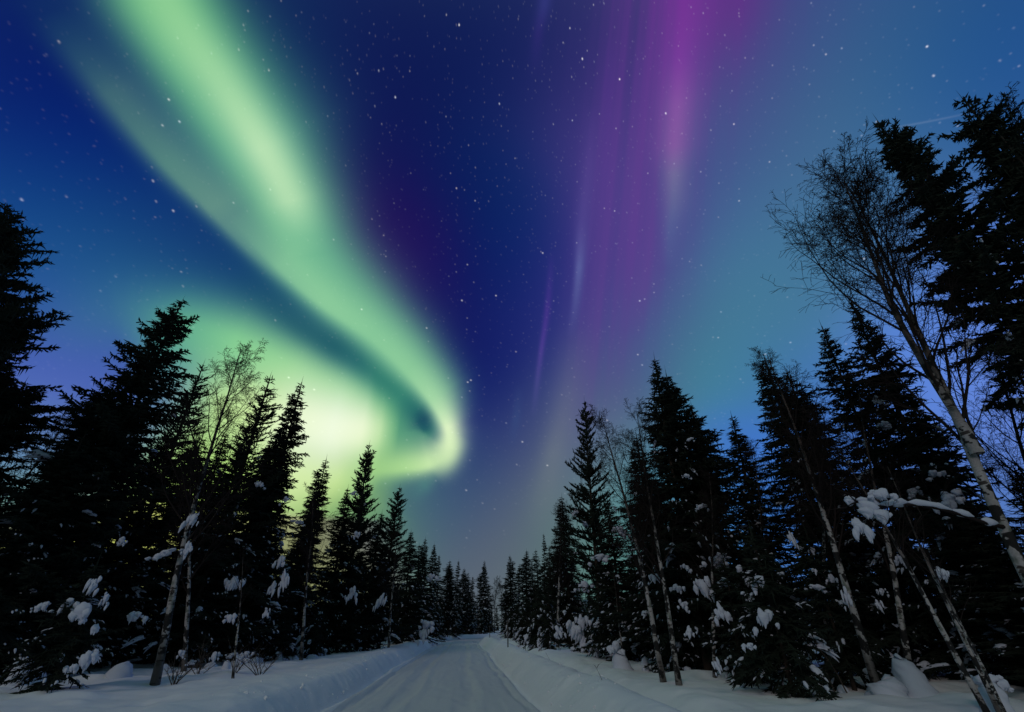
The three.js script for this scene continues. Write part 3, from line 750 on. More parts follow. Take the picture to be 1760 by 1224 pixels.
const birchKinds = {
  birch: () => birch({ ...birchBase, seed: 5 }),
  birch2: () => birch({ ...birchBase, seed: 15, limbs: 20 }),
  big_birch: () => birch({ ...birchBase, seed: 8, H: 14, thick: 0.0088, clear: 0.3, limbs: 22, kids1: 9, kids2: 7, kids3: 3, spread: 0.29, thin: 0.005, upright: 0.75, fork: 0.36, pale: 0.3 }),
  thin_birch: () => birch({ ...birchBase, seed: 31, H: 8, thick: 0.0105, clear: 0.45, limbs: 11, kids1: 5, kids2: 4, kids3: 0, spread: 0.2, wander: 0.03 }),
};
// [kind, x, z, height, crown radius, turn, label]
const CONIFERS = [
  ['pine', -16.64, -11.0, 13.22, 1.9, 0.4, 'tall blunt-topped pine at the left edge, topmost of the left trees'],
  ['pine', -17.10, -13.0, 11.24, 1.9, 1.9, 'bushy pine just below the tall blunt-topped pine at the left edge'],
  ['pine', -18.13, -15.5, 9.22, 2.0, 2.6, 'shorter bushy pine low at the left edge beside the bare sapling'],
  ['broad', -14.55, -15.0, 7.03, 2.1, 0.3, 'low spruce forming the left shoulder of the broad spruce clump'],
  ['broad', -16.54, -17.5, 10.24, 2.7, 1.2, 'broad spruce standing just left of the tallest pointed spruce'],
  ['spruce', -19.30, -20.0, 10.03, 2.2, 4.1, 'spruce half hidden between the shoulder spruce and the broad spruce'],
  ['ragged', -14.73, -17.0, 14.04, 2.5, 0.2, 'tallest pointed ragged spruce against the green glow on the left'],
  ['spruce', -17.18, -20.0, 11.12, 2.0, 2.2, 'spruce half hidden behind the tallest pointed spruce of the left side'],
  ['open', -15.05, -20.0, 12.26, 1.7, 0.9, 'thin open spruce squeezed between the pointed spruce and the bare birch'],
  ['spruce', -15.48, -24.0, 10.48, 1.9, 3.3, 'dark spruce whose top shows through the bare crown of the left birch'],
  ['open', -13.04, -22.0, 12.76, 2.0, 2.0, 'open spiky spruce right of the left birch'],
  ['spruce', -12.59, -21.0, 9.10, 2.0, 5.0, 'short dark spruce filling below the open spiky spruce'],
  ['narrow', -12.01, -24.0, 13.54, 1.7, 1.1, 'slim clumpy spruce standing out against the brightest green glow'],
  ['narrow', -12.00, -23.0, 10.32, 1.9, 2.8, 'small spruce top touching the left flank of the slim clumpy spruce'],
  ['narrow', -12.20, -30.0, 10.95, 1.6, 0.5, 'short knobbly spruce between the slim clumpy spruce and the brushy young pine'],
  ['brush', -10.15, -32.0, 12.49, 2.4, 0.7, 'brushy cone-shaped young pine under the aurora hook'],
  ['spruce', -10.78, -31.0, 9.25, 2.2, 4.4, 'dark spruce filling the left foot of the brushy young pine'],
  ['brush', -9.01, -37.0, 10.84, 2.3, 2.4, 'feathery pine at the right end of the tall left trees'],
  ['spruce', -9.26, -34.0, 8.31, 2.4, 0.1, 'dark spruce between the brushy young pine and the feathery pine'],
  ['spruce', -8.97, -44.0, 8.61, 2.3, 3.6, 'dark spruce just right of the feathery pine'],
  ['narrow', -10.11, -58.0, 10.23, 1.5, 0.2, 'first slim spruce of the row stepping down towards the road end, left side'],
  ['spruce', -8.77, -56.0, 9.18, 2.0, 1.8, 'wider spruce beside the first slim spruce of the left descending row'],
  ['spruce', -14.70, -19.0, 8.94, 2.2, 3.0, 'spruce filling the right flank of the tallest pointed spruce on the left'],
  ['broad', -14.65, -21.0, 9.15, 2.2, 1.0, 'bushy spruce behind the middle of the left white birch trunk'],
  ['spruce', -13.52, -25.0, 10.51, 2.1, 5.2, 'dark spruce in the gap behind the open spiky spruce'],
  ['spruce', -12.04, -29.0, 8.60, 1.9, 2.9, 'small dark spruce at the left foot of the short knobbly spruce'],
  ['narrow', 4.56, -42.0, 11.47, 1.8, 0.7, 'narrow spruce at the left end of the tall right trees'],
  ['brush', 5.00, -30.0, 14.95, 2.1, 1.6, 'open pine with tiered branches at the left end of the right trees'],
  ['spruce', 5.08, -25.0, 7.28, 1.9, 2.9, 'dark spruce at the foot of the tiered open pine'],
  ['narrow', 5.71, -20.0, 8.95, 1.4, 0.2, 'slim spruce leaning on the left flank of the big twin-topped spruce'],
  ['spruce', 6.83, -19.5, 12.63, 2.5, 1.0, 'big dense spruce with twin top, main tree right of the road'],
  ['broad', 7.61, -20.5, 12.27, 2.6, 3.9, 'dense spruce making the second top beside the big twin-topped spruce'],
  ['broad', 8.89, -21.0, 10.78, 2.6, 0.6, 'spruce making the right shoulder of the big twin-topped spruce'],
  ['narrow', 11.03, -22.0, 10.49, 1.6, 4.0, 'single narrow spire of spruce in the blue gap right of the road'],
  ['narrow', 11.44, -18.0, 11.88, 2.0, 0.1, 'slender spruce right of the blue gap, half veiled by birch twigs'],
  ['narrow', 12.71, -19.0, 11.47, 2.0, 2.2, 'dark spruce close behind the slender spruce right of the blue gap'],
  ['spruce', 13.13, -16.5, 12.32, 2.5, 5.1, 'dark pointed spruce left of the large leaning birch'],
  ['spruce', 13.97, -15.5, 13.10, 2.6, 0.8, 'taller dark spruce against the trunk of the large leaning birch'],
  ['ragged', 12.09, -9.5, 15.72, 1.9, 1.3, 'ragged tall spruce with a bent open top beside the birch crown'],
  ['ragged', 14.87, -9.2, 16.60, 2.3, 2.6, 'tallest spruce at the right edge, its tip highest in the picture'],
  ['broad', 13.97, -8.4, 13.55, 2.2, 4.5, 'second high spruce top at the right edge, close beside the tallest'],
  ['broad', 14.64, -8.6, 12.09, 2.5, 0.2, 'dense spruce cut by the right edge below the tallest spruces'],
  ['spruce', 15.88, -17.0, 9.64, 2.4, 0.9, 'dark spruce behind the snow-loaded bent branch'],
  ['spruce', 12.82, -13.5, 4.55, 2.0, 3.1, 'dark spruce low behind the speckled trunk of the large birch'],
  ['spruce', 13.21, -12.0, 4.94, 1.9, 2.0, 'dark spruce low at the right edge behind the birch trunk'],
  ['sapling', 6.48, -13.2, 3.63, 1.5, 0.3, 'young snowy spruce at the verge, right of the two slim birches'],
  ['sapling', 6.35, -15.5, 3.10, 1.4, 2.0, 'young snowy spruce just behind the two slim birches'],
  ['sapling', 8.73, -14.5, 3.86, 1.5, 4.0, 'young spruce in the dark between the verge spruce and the thin leaning birch'],
];
// [kind, x, z, height, lean towards +x at the top, label]
const BIRCHES = [
  ['birch', -9.31, -14.8, 11.07, -1.27, 'slender birch with white speckled trunk in front of the left spruces'],
  ['birch', 4.12, -15.4, 8.48, -0.73, 'left one of the two slim birches by the road, fine crown against the sky'],
  ['birch', 4.39, -14.9, 8.11, 0.02, 'right one of the two slim birches leaning by the road'],
  ['big_birch', 9.63, -9.6, 14.88, 0.74, 'large leaning birch with forked crown and black-marked trunk on the right'],
  ['birch', 8.52, -13.3, 9.89, 0.03, 'leaning birch with pale lower trunk left of the snow mound'],
  ['thin_birch', 7.70, -9.4, 4.98, -0.76, 'thin bare birch leaning left across the dark at lower right'],
  ['thin_birch', 7.81, -9.2, 3.18, -0.24, 'thin pale birch stem at lower right, right of the leaning one'],
  ['thin_birch', 8.06, -9.6, 4.34, -0.37, 'dark slim birch between the two pale stems at lower right'],
  ['birch', 9.55, -21.0, 9.68, 2.20, 'small bare birch in the blue gap behind the narrow spire'],
  ['birch', 19.03, -11.0, 18.66, 0.31, 'bare birch twigs behind the second high spruce top at the right edge'],
  ['birch', 12.63, -12.0, 9.35, 1.59, 'bare birch branching in the bright blue gap at the right edge'],
  ['birch', -20.67, -19.0, 10.39, 0.92, 'bare sapling with thin twigs between the left edge pines and the broad spruce'],
  ['thin_birch', -14.83, -16.0, 4.40, -1.18, 'small forked sapling against the lime glow at the left edge'],
  ['thin_birch', -7.51, -15.2, 3.56, -0.61, 'short dark sapling trunk standing in the snow right of the left birch'],
  ['thin_birch', 4.21, -21.0, 3.74, -0.04, 'dark bare trunk beside the snow-capped bush right of the road'],
  ['birch', 3.40, -41.0, 11.12, 0.74, 'small birch twigs above the narrow spruce at the end of the right trees'],
  ['birch2', 6.11, -17.0, 6.47, 1.07, 'bare birch stem among the spruces right of the two slim birches'],
  ['birch2', 8.34, -15.0, 8.16, 2.17, 'thin bare birch in front of the dark pointed spruce on the right'],
  ['birch2', 9.47, -13.5, 8.52, 2.24, 'thin bare birch behind the snow-loaded branch on the right'],
  ['birch2', -10.52, -18.0, 7.93, -1.96, 'bare birch between the left white birch and the pointed spruce'],
  ['birch2', -9.11, -24.0, 7.69, -1.19, 'small bare birch below the slim clumpy spruce on the left'],
  ['birch2', -7.19, -32.0, 7.15, -0.61, 'small bare birch below the feathery pine on the left'],
  ['birch', -4.35, -135.0, 13.15, -0.10, 'hazy bare birch in the gap at the far end of the road'],
  ['birch', -2.85, -140.0, 12.73, 0.00, 'second hazy bare birch at the far end of the road, right of the first'],
];
const FAR_LEFT = [
  [-9.60, -52.0, 8.62, 2],
  [-9.95, -70.0, 9.72, 2],
  [-9.50, -74.0, 9.02, 2],
  [-9.48, -80.0, 10.16, 2],
  [-9.20, -86.0, 10.91, 2.1],
  [-8.54, -90.0, 10.22, 2],
  [-8.09, -96.0, 10.12, 2],
  [-7.71, -100.0, 9.87, 2.2],
  [-7.13, -112.0, 11.36, 2.2],
  [-5.84, -108.0, 13.49, 1.9],
  [-5.47, -128.0, 10.44, 2.5],
];
const FAR_RIGHT = [
  [-1.34, -118.0, 11.17, 2.4],
  [-0.19, -84.0, 11.58, 2.1],
  [1.03, -90.0, 10.51, 2.2],
  [1.95, -70.0, 10.54, 2.1],
  [2.81, -74.0, 9.57, 2],
  [3.52, -72.0, 10.97, 1.8],
  [4.22, -66.0, 12.12, 1.6],
  [4.61, -60.0, 9.29, 2.0],
  [4.68, -52.0, 8.50, 2.0],
];
// [x, y, z, width, height, what carries it] of snow lumps caught in the trees
const LUMPS = [
  [-10.04, 1.92, -12.40, 0.98, 0.98, 'lilac'],
  [-10.12, 2.48, -12.50, 0.37, 0.70, 'lilac'],
  [-9.75, 2.18, -12.60, 0.28, 0.50, 'lilac'],
  [-9.47, 0.98, -12.30, 0.59, 0.64, 'lilac'],
  [-11.78, 2.05, -13.20, 0.49, 0.38, 'left'],
  [-10.01, 1.88, -14.20, 0.53, 0.47, 'left'],
  [-12.20, 3.92, -15.50, 0.36, 0.44, 'left'],
  [-9.55, 4.39, -14.50, 0.45, 0.87, 'birch'],
  [-9.42, 3.53, -14.50, 0.37, 0.68, 'birch'],
  [-9.95, 3.44, -14.40, 0.87, 0.40, 'birch'],
  [-9.28, 3.19, -21.00, 0.47, 1.33, 'left'],
  [-9.63, 4.02, -21.00, 0.44, 0.87, 'left'],
  [-9.66, 2.98, -21.00, 0.38, 0.85, 'left'],
  [-10.49, 3.08, -19.50, 0.79, 1.10, 'left'],
  [-9.51, 1.86, -18.00, 0.55, 0.55, 'left'],
  [-9.25, 2.09, -20.00, 0.31, 0.57, 'left'],
  [-10.51, 6.67, -22.00, 0.49, 0.43, 'left'],
  [-11.34, 7.16, -21.00, 0.58, 0.47, 'left'],
  [-9.91, 5.78, -22.50, 0.92, 0.32, 'left'],
  [-10.07, 8.95, -30.00, 0.59, 0.59, 'left'],
  [-8.88, 6.17, -28.00, 0.53, 0.73, 'left'],
  [-8.31, 3.10, -27.00, 0.66, 1.08, 'left'],
  [-7.49, 2.97, -30.00, 0.60, 1.33, 'left'],
  [-5.66, 1.79, -36.00, 1.17, 0.94, 'left'],
  [-5.87, 1.19, -36.00, 0.77, 1.31, 'left'],
  [-7.31, 5.55, -46.00, 0.94, 1.04, 'left'],
  [-6.81, 5.44, -47.00, 0.74, 0.74, 'left'],
  [6.98, 3.58, -17.20, 0.87, 0.79, 'right'],
  [7.45, 3.01, -16.00, 0.73, 1.05, 'right'],
  [5.84, 1.78, -12.40, 0.68, 0.76, 'right'],
  [5.36, 1.93, -13.60, 0.45, 0.75, 'right'],
  [5.92, 2.74, -16.20, 0.66, 1.02, 'right'],
  [6.62, 2.81, -16.00, 0.61, 0.54, 'right'],
  [6.01, 3.38, -17.50, 0.40, 0.32, 'right'],
  [5.45, 2.68, -17.00, 0.50, 0.42, 'right'],
  [4.94, 3.11, -18.00, 0.45, 0.57, 'right'],
  [4.94, 5.42, -22.50, 0.80, 0.80, 'right'],
  [4.16, 4.47, -24.00, 1.11, 0.72, 'right'],
  [3.80, 3.51, -27.00, 1.03, 1.09, 'right'],
  [3.20, 1.41, -27.00, 1.16, 1.45, 'right'],
  [3.51, 1.79, -27.00, 1.00, 1.29, 'right'],
  [2.41, 1.41, -28.00, 0.66, 1.02, 'right'],
  [7.19, 8.17, -18.00, 0.42, 0.28, 'right'],
  [6.60, 6.54, -17.50, 0.44, 0.31, 'right'],
  [6.95, 5.42, -17.50, 0.55, 0.38, 'right'],
  [5.21, 2.17, -16.00, 0.39, 0.46, 'right'],
  [4.62, 0.84, -12.60, 0.21, 0.45, 'right'],
  [5.35, 1.23, -12.30, 0.39, 0.34, 'right'],
  [4.92, 1.50, -15.00, 0.39, 0.48, 'right'],
  [12.47, 7.40, -14.60, 0.74, 0.50, 'right'],
  [12.74, 8.30, -14.70, 0.56, 0.32, 'right'],
  [12.92, 5.36, -15.20, 0.83, 0.64, 'right'],
  [11.61, 4.56, -12.60, 0.93, 0.68, 'right'],
  [11.99, 5.32, -13.00, 0.72, 0.33, 'right'],
  [10.79, 3.24, -14.00, 0.39, 0.48, 'right'],
  [8.83, 2.75, -14.20, 0.39, 0.55, 'right'],
  [9.94, 2.43, -14.00, 0.34, 0.31, 'right'],
  [9.59, 2.09, -13.80, 0.24, 0.40, 'right'],
  [8.77, 3.55, -14.60, 0.27, 0.37, 'right'],
  [8.24, 2.52, -14.00, 0.63, 0.25, 'right'],
  [6.70, 3.55, -9.00, 0.92, 0.68, 'big'],
  [6.42, 3.20, -9.00, 0.47, 0.64, 'big'],
  [7.03, 3.79, -9.05, 0.56, 0.45, 'big'],
  [7.58, 3.68, -13.40, 0.22, 0.63, 'thin'],
  [8.44, 2.27, -13.20, 0.23, 0.68, 'thin'],
  [7.83, 2.45, -9.30, 0.30, 0.42, 'thin2'],
];
const made = {};
const proto = (k) => made[k] ??= (kinds[k] ?? birchKinds[k])();
function plant(kind, name, label, category, group, x, z, h, r, turn, leanX = 0, leanZ = 0) {
  const p = proto(kind), o = p.g.clone(), s = h / p.H, w = r ? r / p.R : s;
  o.name = numbered(name); scene.add(o);
  o.position.set(x, groundY(x, z) - 0.05, z); o.scale.set(w, s, w);
  const tilt = new THREE.Quaternion().setFromUnitVectors(V(0, 1, 0), V(leanX, h, leanZ).normalize());
  o.quaternion.copy(tilt).multiply(new THREE.Quaternion().setFromAxisAngle(V(0, 1, 0), turn));
  return tag(o, label, category, group);
}
const TREE_NAMES = { pine: 'pine_tree', brush: 'pine_tree', sapling: 'young_spruce', sapling2: 'young_spruce' };
for (const [k, x, z, h, r, turn, label] of CONIFERS) plant(k, TREE_NAMES[k] ?? 'spruce_tree', label, TREE_NAMES[k] === 'pine_tree' ? 'pine tree' : 'spruce tree', null, x, z, h, r, turn);
BIRCHES.forEach(([k, x, z, h, lean, label], i) => plant(k, 'birch_tree', label, 'birch tree', null, x, z, h, 0, i * 1.7, lean, 0));
const ORDER = ['first', 'second', 'third', 'fourth', 'fifth', 'sixth', 'seventh', 'eighth', 'ninth', 'tenth', 'eleventh'];
FAR_LEFT.sort((a, b) => b[1] - a[1]).forEach(([x, z, h, r], i) => plant(['narrow2', 'spruce2', 'narrow'][i % 3], 'spruce_tree', `${ORDER[i]} spruce, counted from the near end, of the left row towards the road end`, 'spruce tree', 'left row of spruces towards the road end', x, z, h, r, i * 2.1, 0.25 * Math.sin(i * 3.7)));
FAR_RIGHT.sort((a, b) => b[1] - a[1]).forEach(([x, z, h, r], i) => plant(['narrow', 'narrow2', 'spruce2'][i % 3], 'spruce_tree', `${ORDER[i]} spruce, counted from the near end, of the right row towards the road end`, 'spruce tree', 'right row of spruces towards the road end', x, z, h, r, i * 1.3 + 1, 0.25 * Math.sin(i * 2.9 + 1)));
{
  // young spruces bowed with snow along the road's edges
  const R = mulberry(4711);
  for (let i = 0; i < 20; i++) { const d = 24 + i * 3.1 + R() * 2, x = roadX(d) - 6.2 - R() * 2.2; plant(i % 2 ? 'sapling2' : 'sapling', 'young_spruce', 'young snow-laden spruce in the fringe along the left edge of the road', 'spruce tree', 'snow-laden young spruces left of the road', x, -d, 1.8 + R() * 2.6, 0.8 + R() * 0.6, R() * 6); }
  for (let i = 0; i < 20; i++) { const d = 27 + i * 2.9 + R() * 2, x = roadX(d) + 5.4 + R() * 2.2; plant(i % 2 ? 'sapling' : 'sapling2', 'young_spruce', 'young snow-laden spruce in the fringe along the right edge of the road', 'spruce tree', 'snow-laden young spruces right of the road', x, -d, 1.8 + R() * 2.6, 0.8 + R() * 0.6, R() * 6); }
  // the ranks behind, filling the dark between the trunks
  const rank = (side, n, d0, d1, near, far, hMin, hMax) => {
    for (let i = 0; i < n; i++) {
      const d = d0 + (d1 - d0) * Math.pow((i + R()) / n, 1.5), x = roadX(Math.min(d, 90)) + side * (near + (far - near) * R() + (d < 60 ? 2.5 : 1));
      plant(['spruce', 'spruce2', 'narrow2', 'broad'][Math.floor(R() * 4)], 'spruce_tree', `dark spruce in the ranks behind the roadside trees on the ${side < 0 ? 'left' : 'right'}`, 'spruce tree', side < 0 ? 'left forest ranks' : 'right forest ranks', x, -d, hMin + (hMax - hMin) * R(), 1.6 + R(), R() * 6, (R() - 0.5) * 0.7);
    }
  };
  rank(-1, 34, 22, 110, 7, 18, 5.5, 8.5);
  rank(1, 34, 21, 110, 6.5, 18, 5.5, 8.5);
}
{
  // the wood beyond, one mass
  const R = mulberry(99), a = proto('spruce2').g.children.find((c) => c.name === 'crown'), n = 420, m = new THREE.InstancedMesh(a.geometry, M.needles, n), k = new THREE.Object3D();
  for (let i = 0; i < n; i++) {
    const side = R() < 0.5 ? -1 : 1, d = 14 + 190 * Math.pow(R(), 1.3), x = d > 125 ? (R() - 0.5) * 160 : roadX(Math.min(d, 90)) + side * (Math.max(side < 0 ? 38 : 24, 14 + d * 0.2) + 60 * R());
    k.position.set(x, groundY(x, -d) - 0.1, -d); k.rotation.y = R() * 6; const s = 0.4 + 0.3 * R(); k.scale.set(s * 1.3, d > 125 ? s * 0.9 : s, s * 1.3); k.updateMatrix(); m.setMatrixAt(i, k.matrix);
  }
  m.name = 'forest'; scene.add(m); tag(m, 'dark mass of forest filling the distance on both sides', null, null, 'stuff');
}
// ================================================================ snow lumps, stems, stakes and bushes
// a lump of snow: a rounded cap with a ragged, sagging underside
function lump(seed, w, h, depth = 0.7) {
  const R = mulberry(Math.floor(seed * 977) + 5), all = [], n = 2 + Math.floor(R() * 3);
  const blob = (cx, cy, cz, rx, ry, rz, q) => {
    const g = new THREE.SphereGeometry(1, 14, 10), P = g.attributes.position;
    for (let i = 0; i < P.count; i++) {
      const x = P.getX(i), y = P.getY(i), z = P.getZ(i), a = 1 + 0.3 * noise3(x * 1.5 + q, y * 1.5, z * 1.5 + q) + 0.2 * noise3(x * 3.4 + q, y * 3.4 + 3, z * 3.4) + 0.1 * noise3(x * 7 + q, y * 7, z * 7), under = smooth(-y, -0.1, 0.9);
      const sag = under * Math.max(0, noise3(x * 3.2 + q * 2, 7, z * 3.2)) * 0.9;
      P.setXYZ(i, cx + x * a * (1 - 0.3 * under) * rx, cy + (y * a - sag) * ry, cz + z * a * (1 - 0.3 * under) * rz);
    }
    g.deleteAttribute('uv'); g.computeVertexNormals(); all.push(g);
  };
  blob(0, 0, 0, w * 0.22, h * 0.2, w * 0.22 * depth, seed);
  const many = 5 + n, slope = R() - 0.5;
  for (let k = 0; k < many; k++) {
    const f = (k + R()) / many - 0.5, s = (0.07 + 0.12 * R()) * (1 - 0.7 * Math.abs(f)), drop = -f * f * 0.9 * h + slope * f * 0.6 * h + (R() - 0.5) * 0.5 * h;
    blob(f * w * 1.1, drop, (R() - 0.5) * w * 0.45, w * s * 1.15, h * s * (0.9 + 0.7 * R()), w * s, seed + k * 7.7 + 2);
  }
  return mergeGeometries(all);
}
function attach(o, name, geometry, material) {     // a part given in world metres, hung on a thing that is already placed
  o.updateMatrixWorld(true); geometry.applyMatrix4(o.matrixWorld.clone().invert()); return part(name, geometry, material, o);
}
const byLabel = (words) => scene.children.find((o) => o.userData.label?.startsWith(words));
const lilac = plant('sapling', 'young_spruce', 'young spruce bowed under one large lilac snow lump, left of the left birch', 'spruce tree', null, -10.55, -13, 2.7, 1.1, 1);
{
  const conifers = scene.children.filter((o) => /spruce|pine/.test(o.name) && o.userData.category);
  const bigBirch = byLabel('large leaning birch'), leftBirch = byLabel('slender birch'), thin = byLabel('leaning birch with pale'), thin2 = byLabel('thin bare birch');
  LUMPS.forEach(([x, y, z, w, h, who], i) => {
    const o = { lilac, birch: leftBirch, big: bigBirch, thin, thin2 }[who] ?? conifers.reduce((a, b) => (Math.hypot(b.position.x - x, b.position.z - z) < Math.hypot(a.position.x - x, a.position.z - z) && b.scale.y > 0.35 ? b : a));
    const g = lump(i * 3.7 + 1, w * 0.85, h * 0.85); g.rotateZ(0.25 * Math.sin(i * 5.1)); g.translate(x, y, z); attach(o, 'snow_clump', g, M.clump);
  });
  // the big birch's one low branch, reaching left over the clearing with snow along it
  const p = [[9.66, 3.3, -9.6], [9.3, 3.34, -9.5], [8.8, 3.5, -9.45], [8.2, 3.62, -9.35], [7.6, 3.66, -9.3], [7.1, 3.6, -9.2], [6.6, 3.66, -9.1], [6.2, 3.5, -9.0]].map((q) => V(...q)), line = new THREE.CatmullRomCurve3(p).getPoints(28);
  const limb = new Build(); limb.tube(line, line.map((_, k) => 0.042 * (1 - k / 36)), 7, 0.1, 3);
  for (const [f, dx, dy, dz] of [[0.35, -0.5, 0.35, 0.1], [0.5, -0.3, -0.45, 0.2], [0.62, -0.6, 0.3, -0.2], [0.75, -0.5, -0.3, 0.1], [0.86, -0.4, 0.3, 0.1], [0.95, -0.5, -0.1, 0.15]]) { const a = line[Math.round(f * 28)]; limb.tube([a, a.clone().add(V(dx * 0.5, dy * 0.5, dz)), a.clone().add(V(dx, dy * 0.8, dz))], [0.014, 0.01, 0.005], 5); }
  attach(bigBirch, 'branch', limb.geometry(true), M.twig);
  const ridge = new Build(), R = mulberry(12);
  for (let k = 1; k < 24;) { const n = 3 + Math.floor(R() * 5), e = Math.min(27, k + n), q = line.slice(k, e + 1).map((v) => v.clone().add(V(0, 0.05, 0))); ridge.tube(q, q.map((_, j) => (j === 0 || j === q.length - 1 ? 0.01 : 0.045 + 0.03 * R())), 8, 0.4, k); k = e + (R() < 0.5 ? 1 : 0); }
  attach(bigBirch, 'snow_ridge', ridge.geometry(true), M.clump);
}
// stakes that mark the road's edge
function stake(x, z, h, leanX, label) {
  const b = new Build(), y = groundY(x, z), o = new THREE.Group(); o.name = numbered('marker_stake'); scene.add(o); o.position.set(x, y, z);
  b.tube([V(0, -0.3, 0), V(leanX * 0.4, h * 0.5, 0.01), V(leanX, h - 0.01, 0), V(leanX, h, 0)], [0.036, 0.034, 0.03, 0.006], 8);
  part('pole', b.geometry(true), M.stake, o);
  const c = new Build(); c.tube([V(leanX * 0.86, h * 0.86, 0), V(leanX * 0.93, h * 0.93, 0)], [0.038, 0.038], 8); part('band', c.geometry(true), M.dead, o);
  return tag(o, label, 'stake');
}
stake(-0.24, -33.6, 1.5, -0.05, 'thin dark marker stake standing on the right snow bank far down the road');
stake(-2.45, -60, 1.0, -0.04, 'small faint marker stake at the right road edge near the bend');
// dead stalks and bare stems poking out of the snow
function stem(name, x, z, h, leanX, leanZ, r, label, category, sprigs, group, seed) {
  const b = new Build(), R = mulberry(seed), y = groundY(x, z), o = new THREE.Group(); o.name = numbered(name); scene.add(o); o.position.set(x, y, z);
  const line = [0, 1, 2, 3, 4, 5].map((k) => V(leanX * (k / 5) ** 1.3 + (R() - 0.5) * 0.04 * h, -0.15 + (h + 0.15) * (k / 5), leanZ * (k / 5) + (R() - 0.5) * 0.04 * h));
  b.tube(line, line.map((_, k) => r * (1 - k / 6)), 6); part('stem', b.geometry(true), M.dead, o);
  for (let k = 0; k < sprigs; k++) { const c = new Build(), a = line[2 + Math.floor(R() * 3)], t = R() * 6.28, l = h * (0.2 + 0.3 * R()); c.tube([a, a.clone().add(V(Math.cos(t) * l * 0.5, l * 0.5, Math.sin(t) * l * 0.5)), a.clone().add(V(Math.cos(t) * l, l * 0.75, Math.sin(t) * l))], [r * 0.5, r * 0.35, r * 0.15], 5); part('twig', c.geometry(true), M.dead, o); }
  return tag(o, label, category, group);
}
stem('dead_stalk', 2.04, -12.5, 0.3, -0.2, 0, 0.008, 'short dead stalk poking out of the smooth snow right of the road', 'stalk', 3, null, 4);
stem('dead_stalk', 1.95, -26.3, 0.5, -0.35, 0.1, 0.01, 'bent dead stalk in the snow by the first snowy spruces right of the road', 'stalk', 2, null, 9);
for (const [x, h, l, n] of [[7.55, 1.3, -0.42, 'left'], [7.8, 1.2, -0.5, 'middle'], [8.05, 1.1, -0.45, 'right']]) stem('bare_sapling', x, -13.7, h, l, 0, 0.02, `${n === 'middle' ? 'middle' : n + 'most'} of three bare leaning saplings left of the pale leaning birch trunk`, 'sapling', 2, null, x * 10);
// bare bushes in the snow in front of the left trees
function bush(x, z, h, n, seed, label, capped) {
  const R = mulberry(seed), o = new THREE.Group(); o.name = numbered('bare_bush'); scene.add(o); o.position.set(x, groundY(x, z), z);
  for (let k = 0; k < n; k++) {
    const b = new Build(), a = R() * 6.28, l = h * (0.6 + 0.6 * R()), out = 0.3 + R() * 0.9, q = [0, 1, 2, 3, 4].map((m) => V(Math.cos(a) * out * l * (m / 4) + (R() - 0.5) * 0.06, -0.1 + l * (m / 4) * (1.1 - 0.35 * out * (m / 4)), Math.sin(a) * out * l * (m / 4) + (R() - 0.5) * 0.06));
    b.tube(q, [0.012, 0.01, 0.008, 0.006, 0.003], 5);
    for (let s = 0; s < 5; s++) { const e = q[1 + Math.floor(R() * 3)], t = R() * 6.28, w = l * (0.2 + 0.25 * R()); b.tube([e, e.clone().add(V(Math.cos(t) * w, w * (0.4 + R()), Math.sin(t) * w))], [0.005, 0.0025], 4); }
    part('twig', b.geometry(true), M.dead, o);
  }
  for (let k = 0; k < capped; k++) { const g = lump(seed + k * 2.3, 0.22 + R() * 0.3, 0.2 + R() * 0.22); g.translate((R() - 0.5) * h * 1.3, h * (0.15 + 0.5 * R()), (R() - 0.5) * 0.6); part('snow_clump', g, M.clump, o); }
  return tag(o, label, 'bush');
}
bush(-7.0, -15.6, 0.8, 9, 3, 'sprawling bare bush in the snow right of the short dark sapling trunk', 0);
bush(-8.3, -16.8, 0.8, 7, 5, 'bare bush capped with rounded snow lumps behind the short dark sapling', 5);
bush(-8.7, -14.6, 0.7, 8, 8, 'low bare bush beside the foot of the left white birch', 0);
bush(-9.6, -17.2, 0.9, 7, 13, 'bare bush with snow behind the foot of the left white birch', 3);
bush(7.2, -14.2, 0.6, 7, 21, 'low bare bush in the snow left of the pale leaning birch trunk', 1);
// snow-covered stumps and bent little trees: rounded shapes of snow with a dark foot
function stump(x, z, h, w, seed, label, name = 'snow_covered_stump', slim = 0.5) {
  const R = mulberry(seed), o = new THREE.Group(); o.name = numbered(name); scene.add(o); o.position.set(x, groundY(x, z) - 0.06, z);
  const b = new Build(); b.tube([V(0, -0.2, 0), V(0.03, h * 0.4, 0), V(0.06 * h, h * 0.8, 0.02)], [0.07, 0.055, 0.04], 8, 0.1, seed); part('stub', b.geometry(true), M.dead, o);
  const body = new Build(), q = [], radii = [];
  for (let k = 0; k <= 16; k++) { const f = k / 16; q.push(V(0.06 * Math.sin(f * 5 + seed) * h, -0.3 + (h + 0.3) * Math.sin(f * Math.PI / 2), 0.05 * Math.cos(f * 4 + seed) * h)); radii.push(Math.max(0.004, w * (1.35 * (1 - slim) * (1 - f) ** 2.2 + (0.35 + slim * 0.75) * Math.sqrt(1 - f ** 2.4)))); }
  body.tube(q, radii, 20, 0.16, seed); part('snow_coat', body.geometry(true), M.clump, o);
  return tag(o, label, 'stump');
}
{
  const a = stump(4.0, -20.3, 0.62, 0.34, 2, 'bent sapling buried in a ball of snow at the verge, right of the road', 'snow_covered_tree');
  const g = lump(4.4, 0.72, 0.6); g.translate(-0.22, 0.72, 0); part('snow_cap', g, M.clump, a);
}
stump(8.95, -12.7, 0.78, 0.36, 7, 'tall pointed snow mound at the foot of the trees, lower right', 'snow_mound', 0.34);
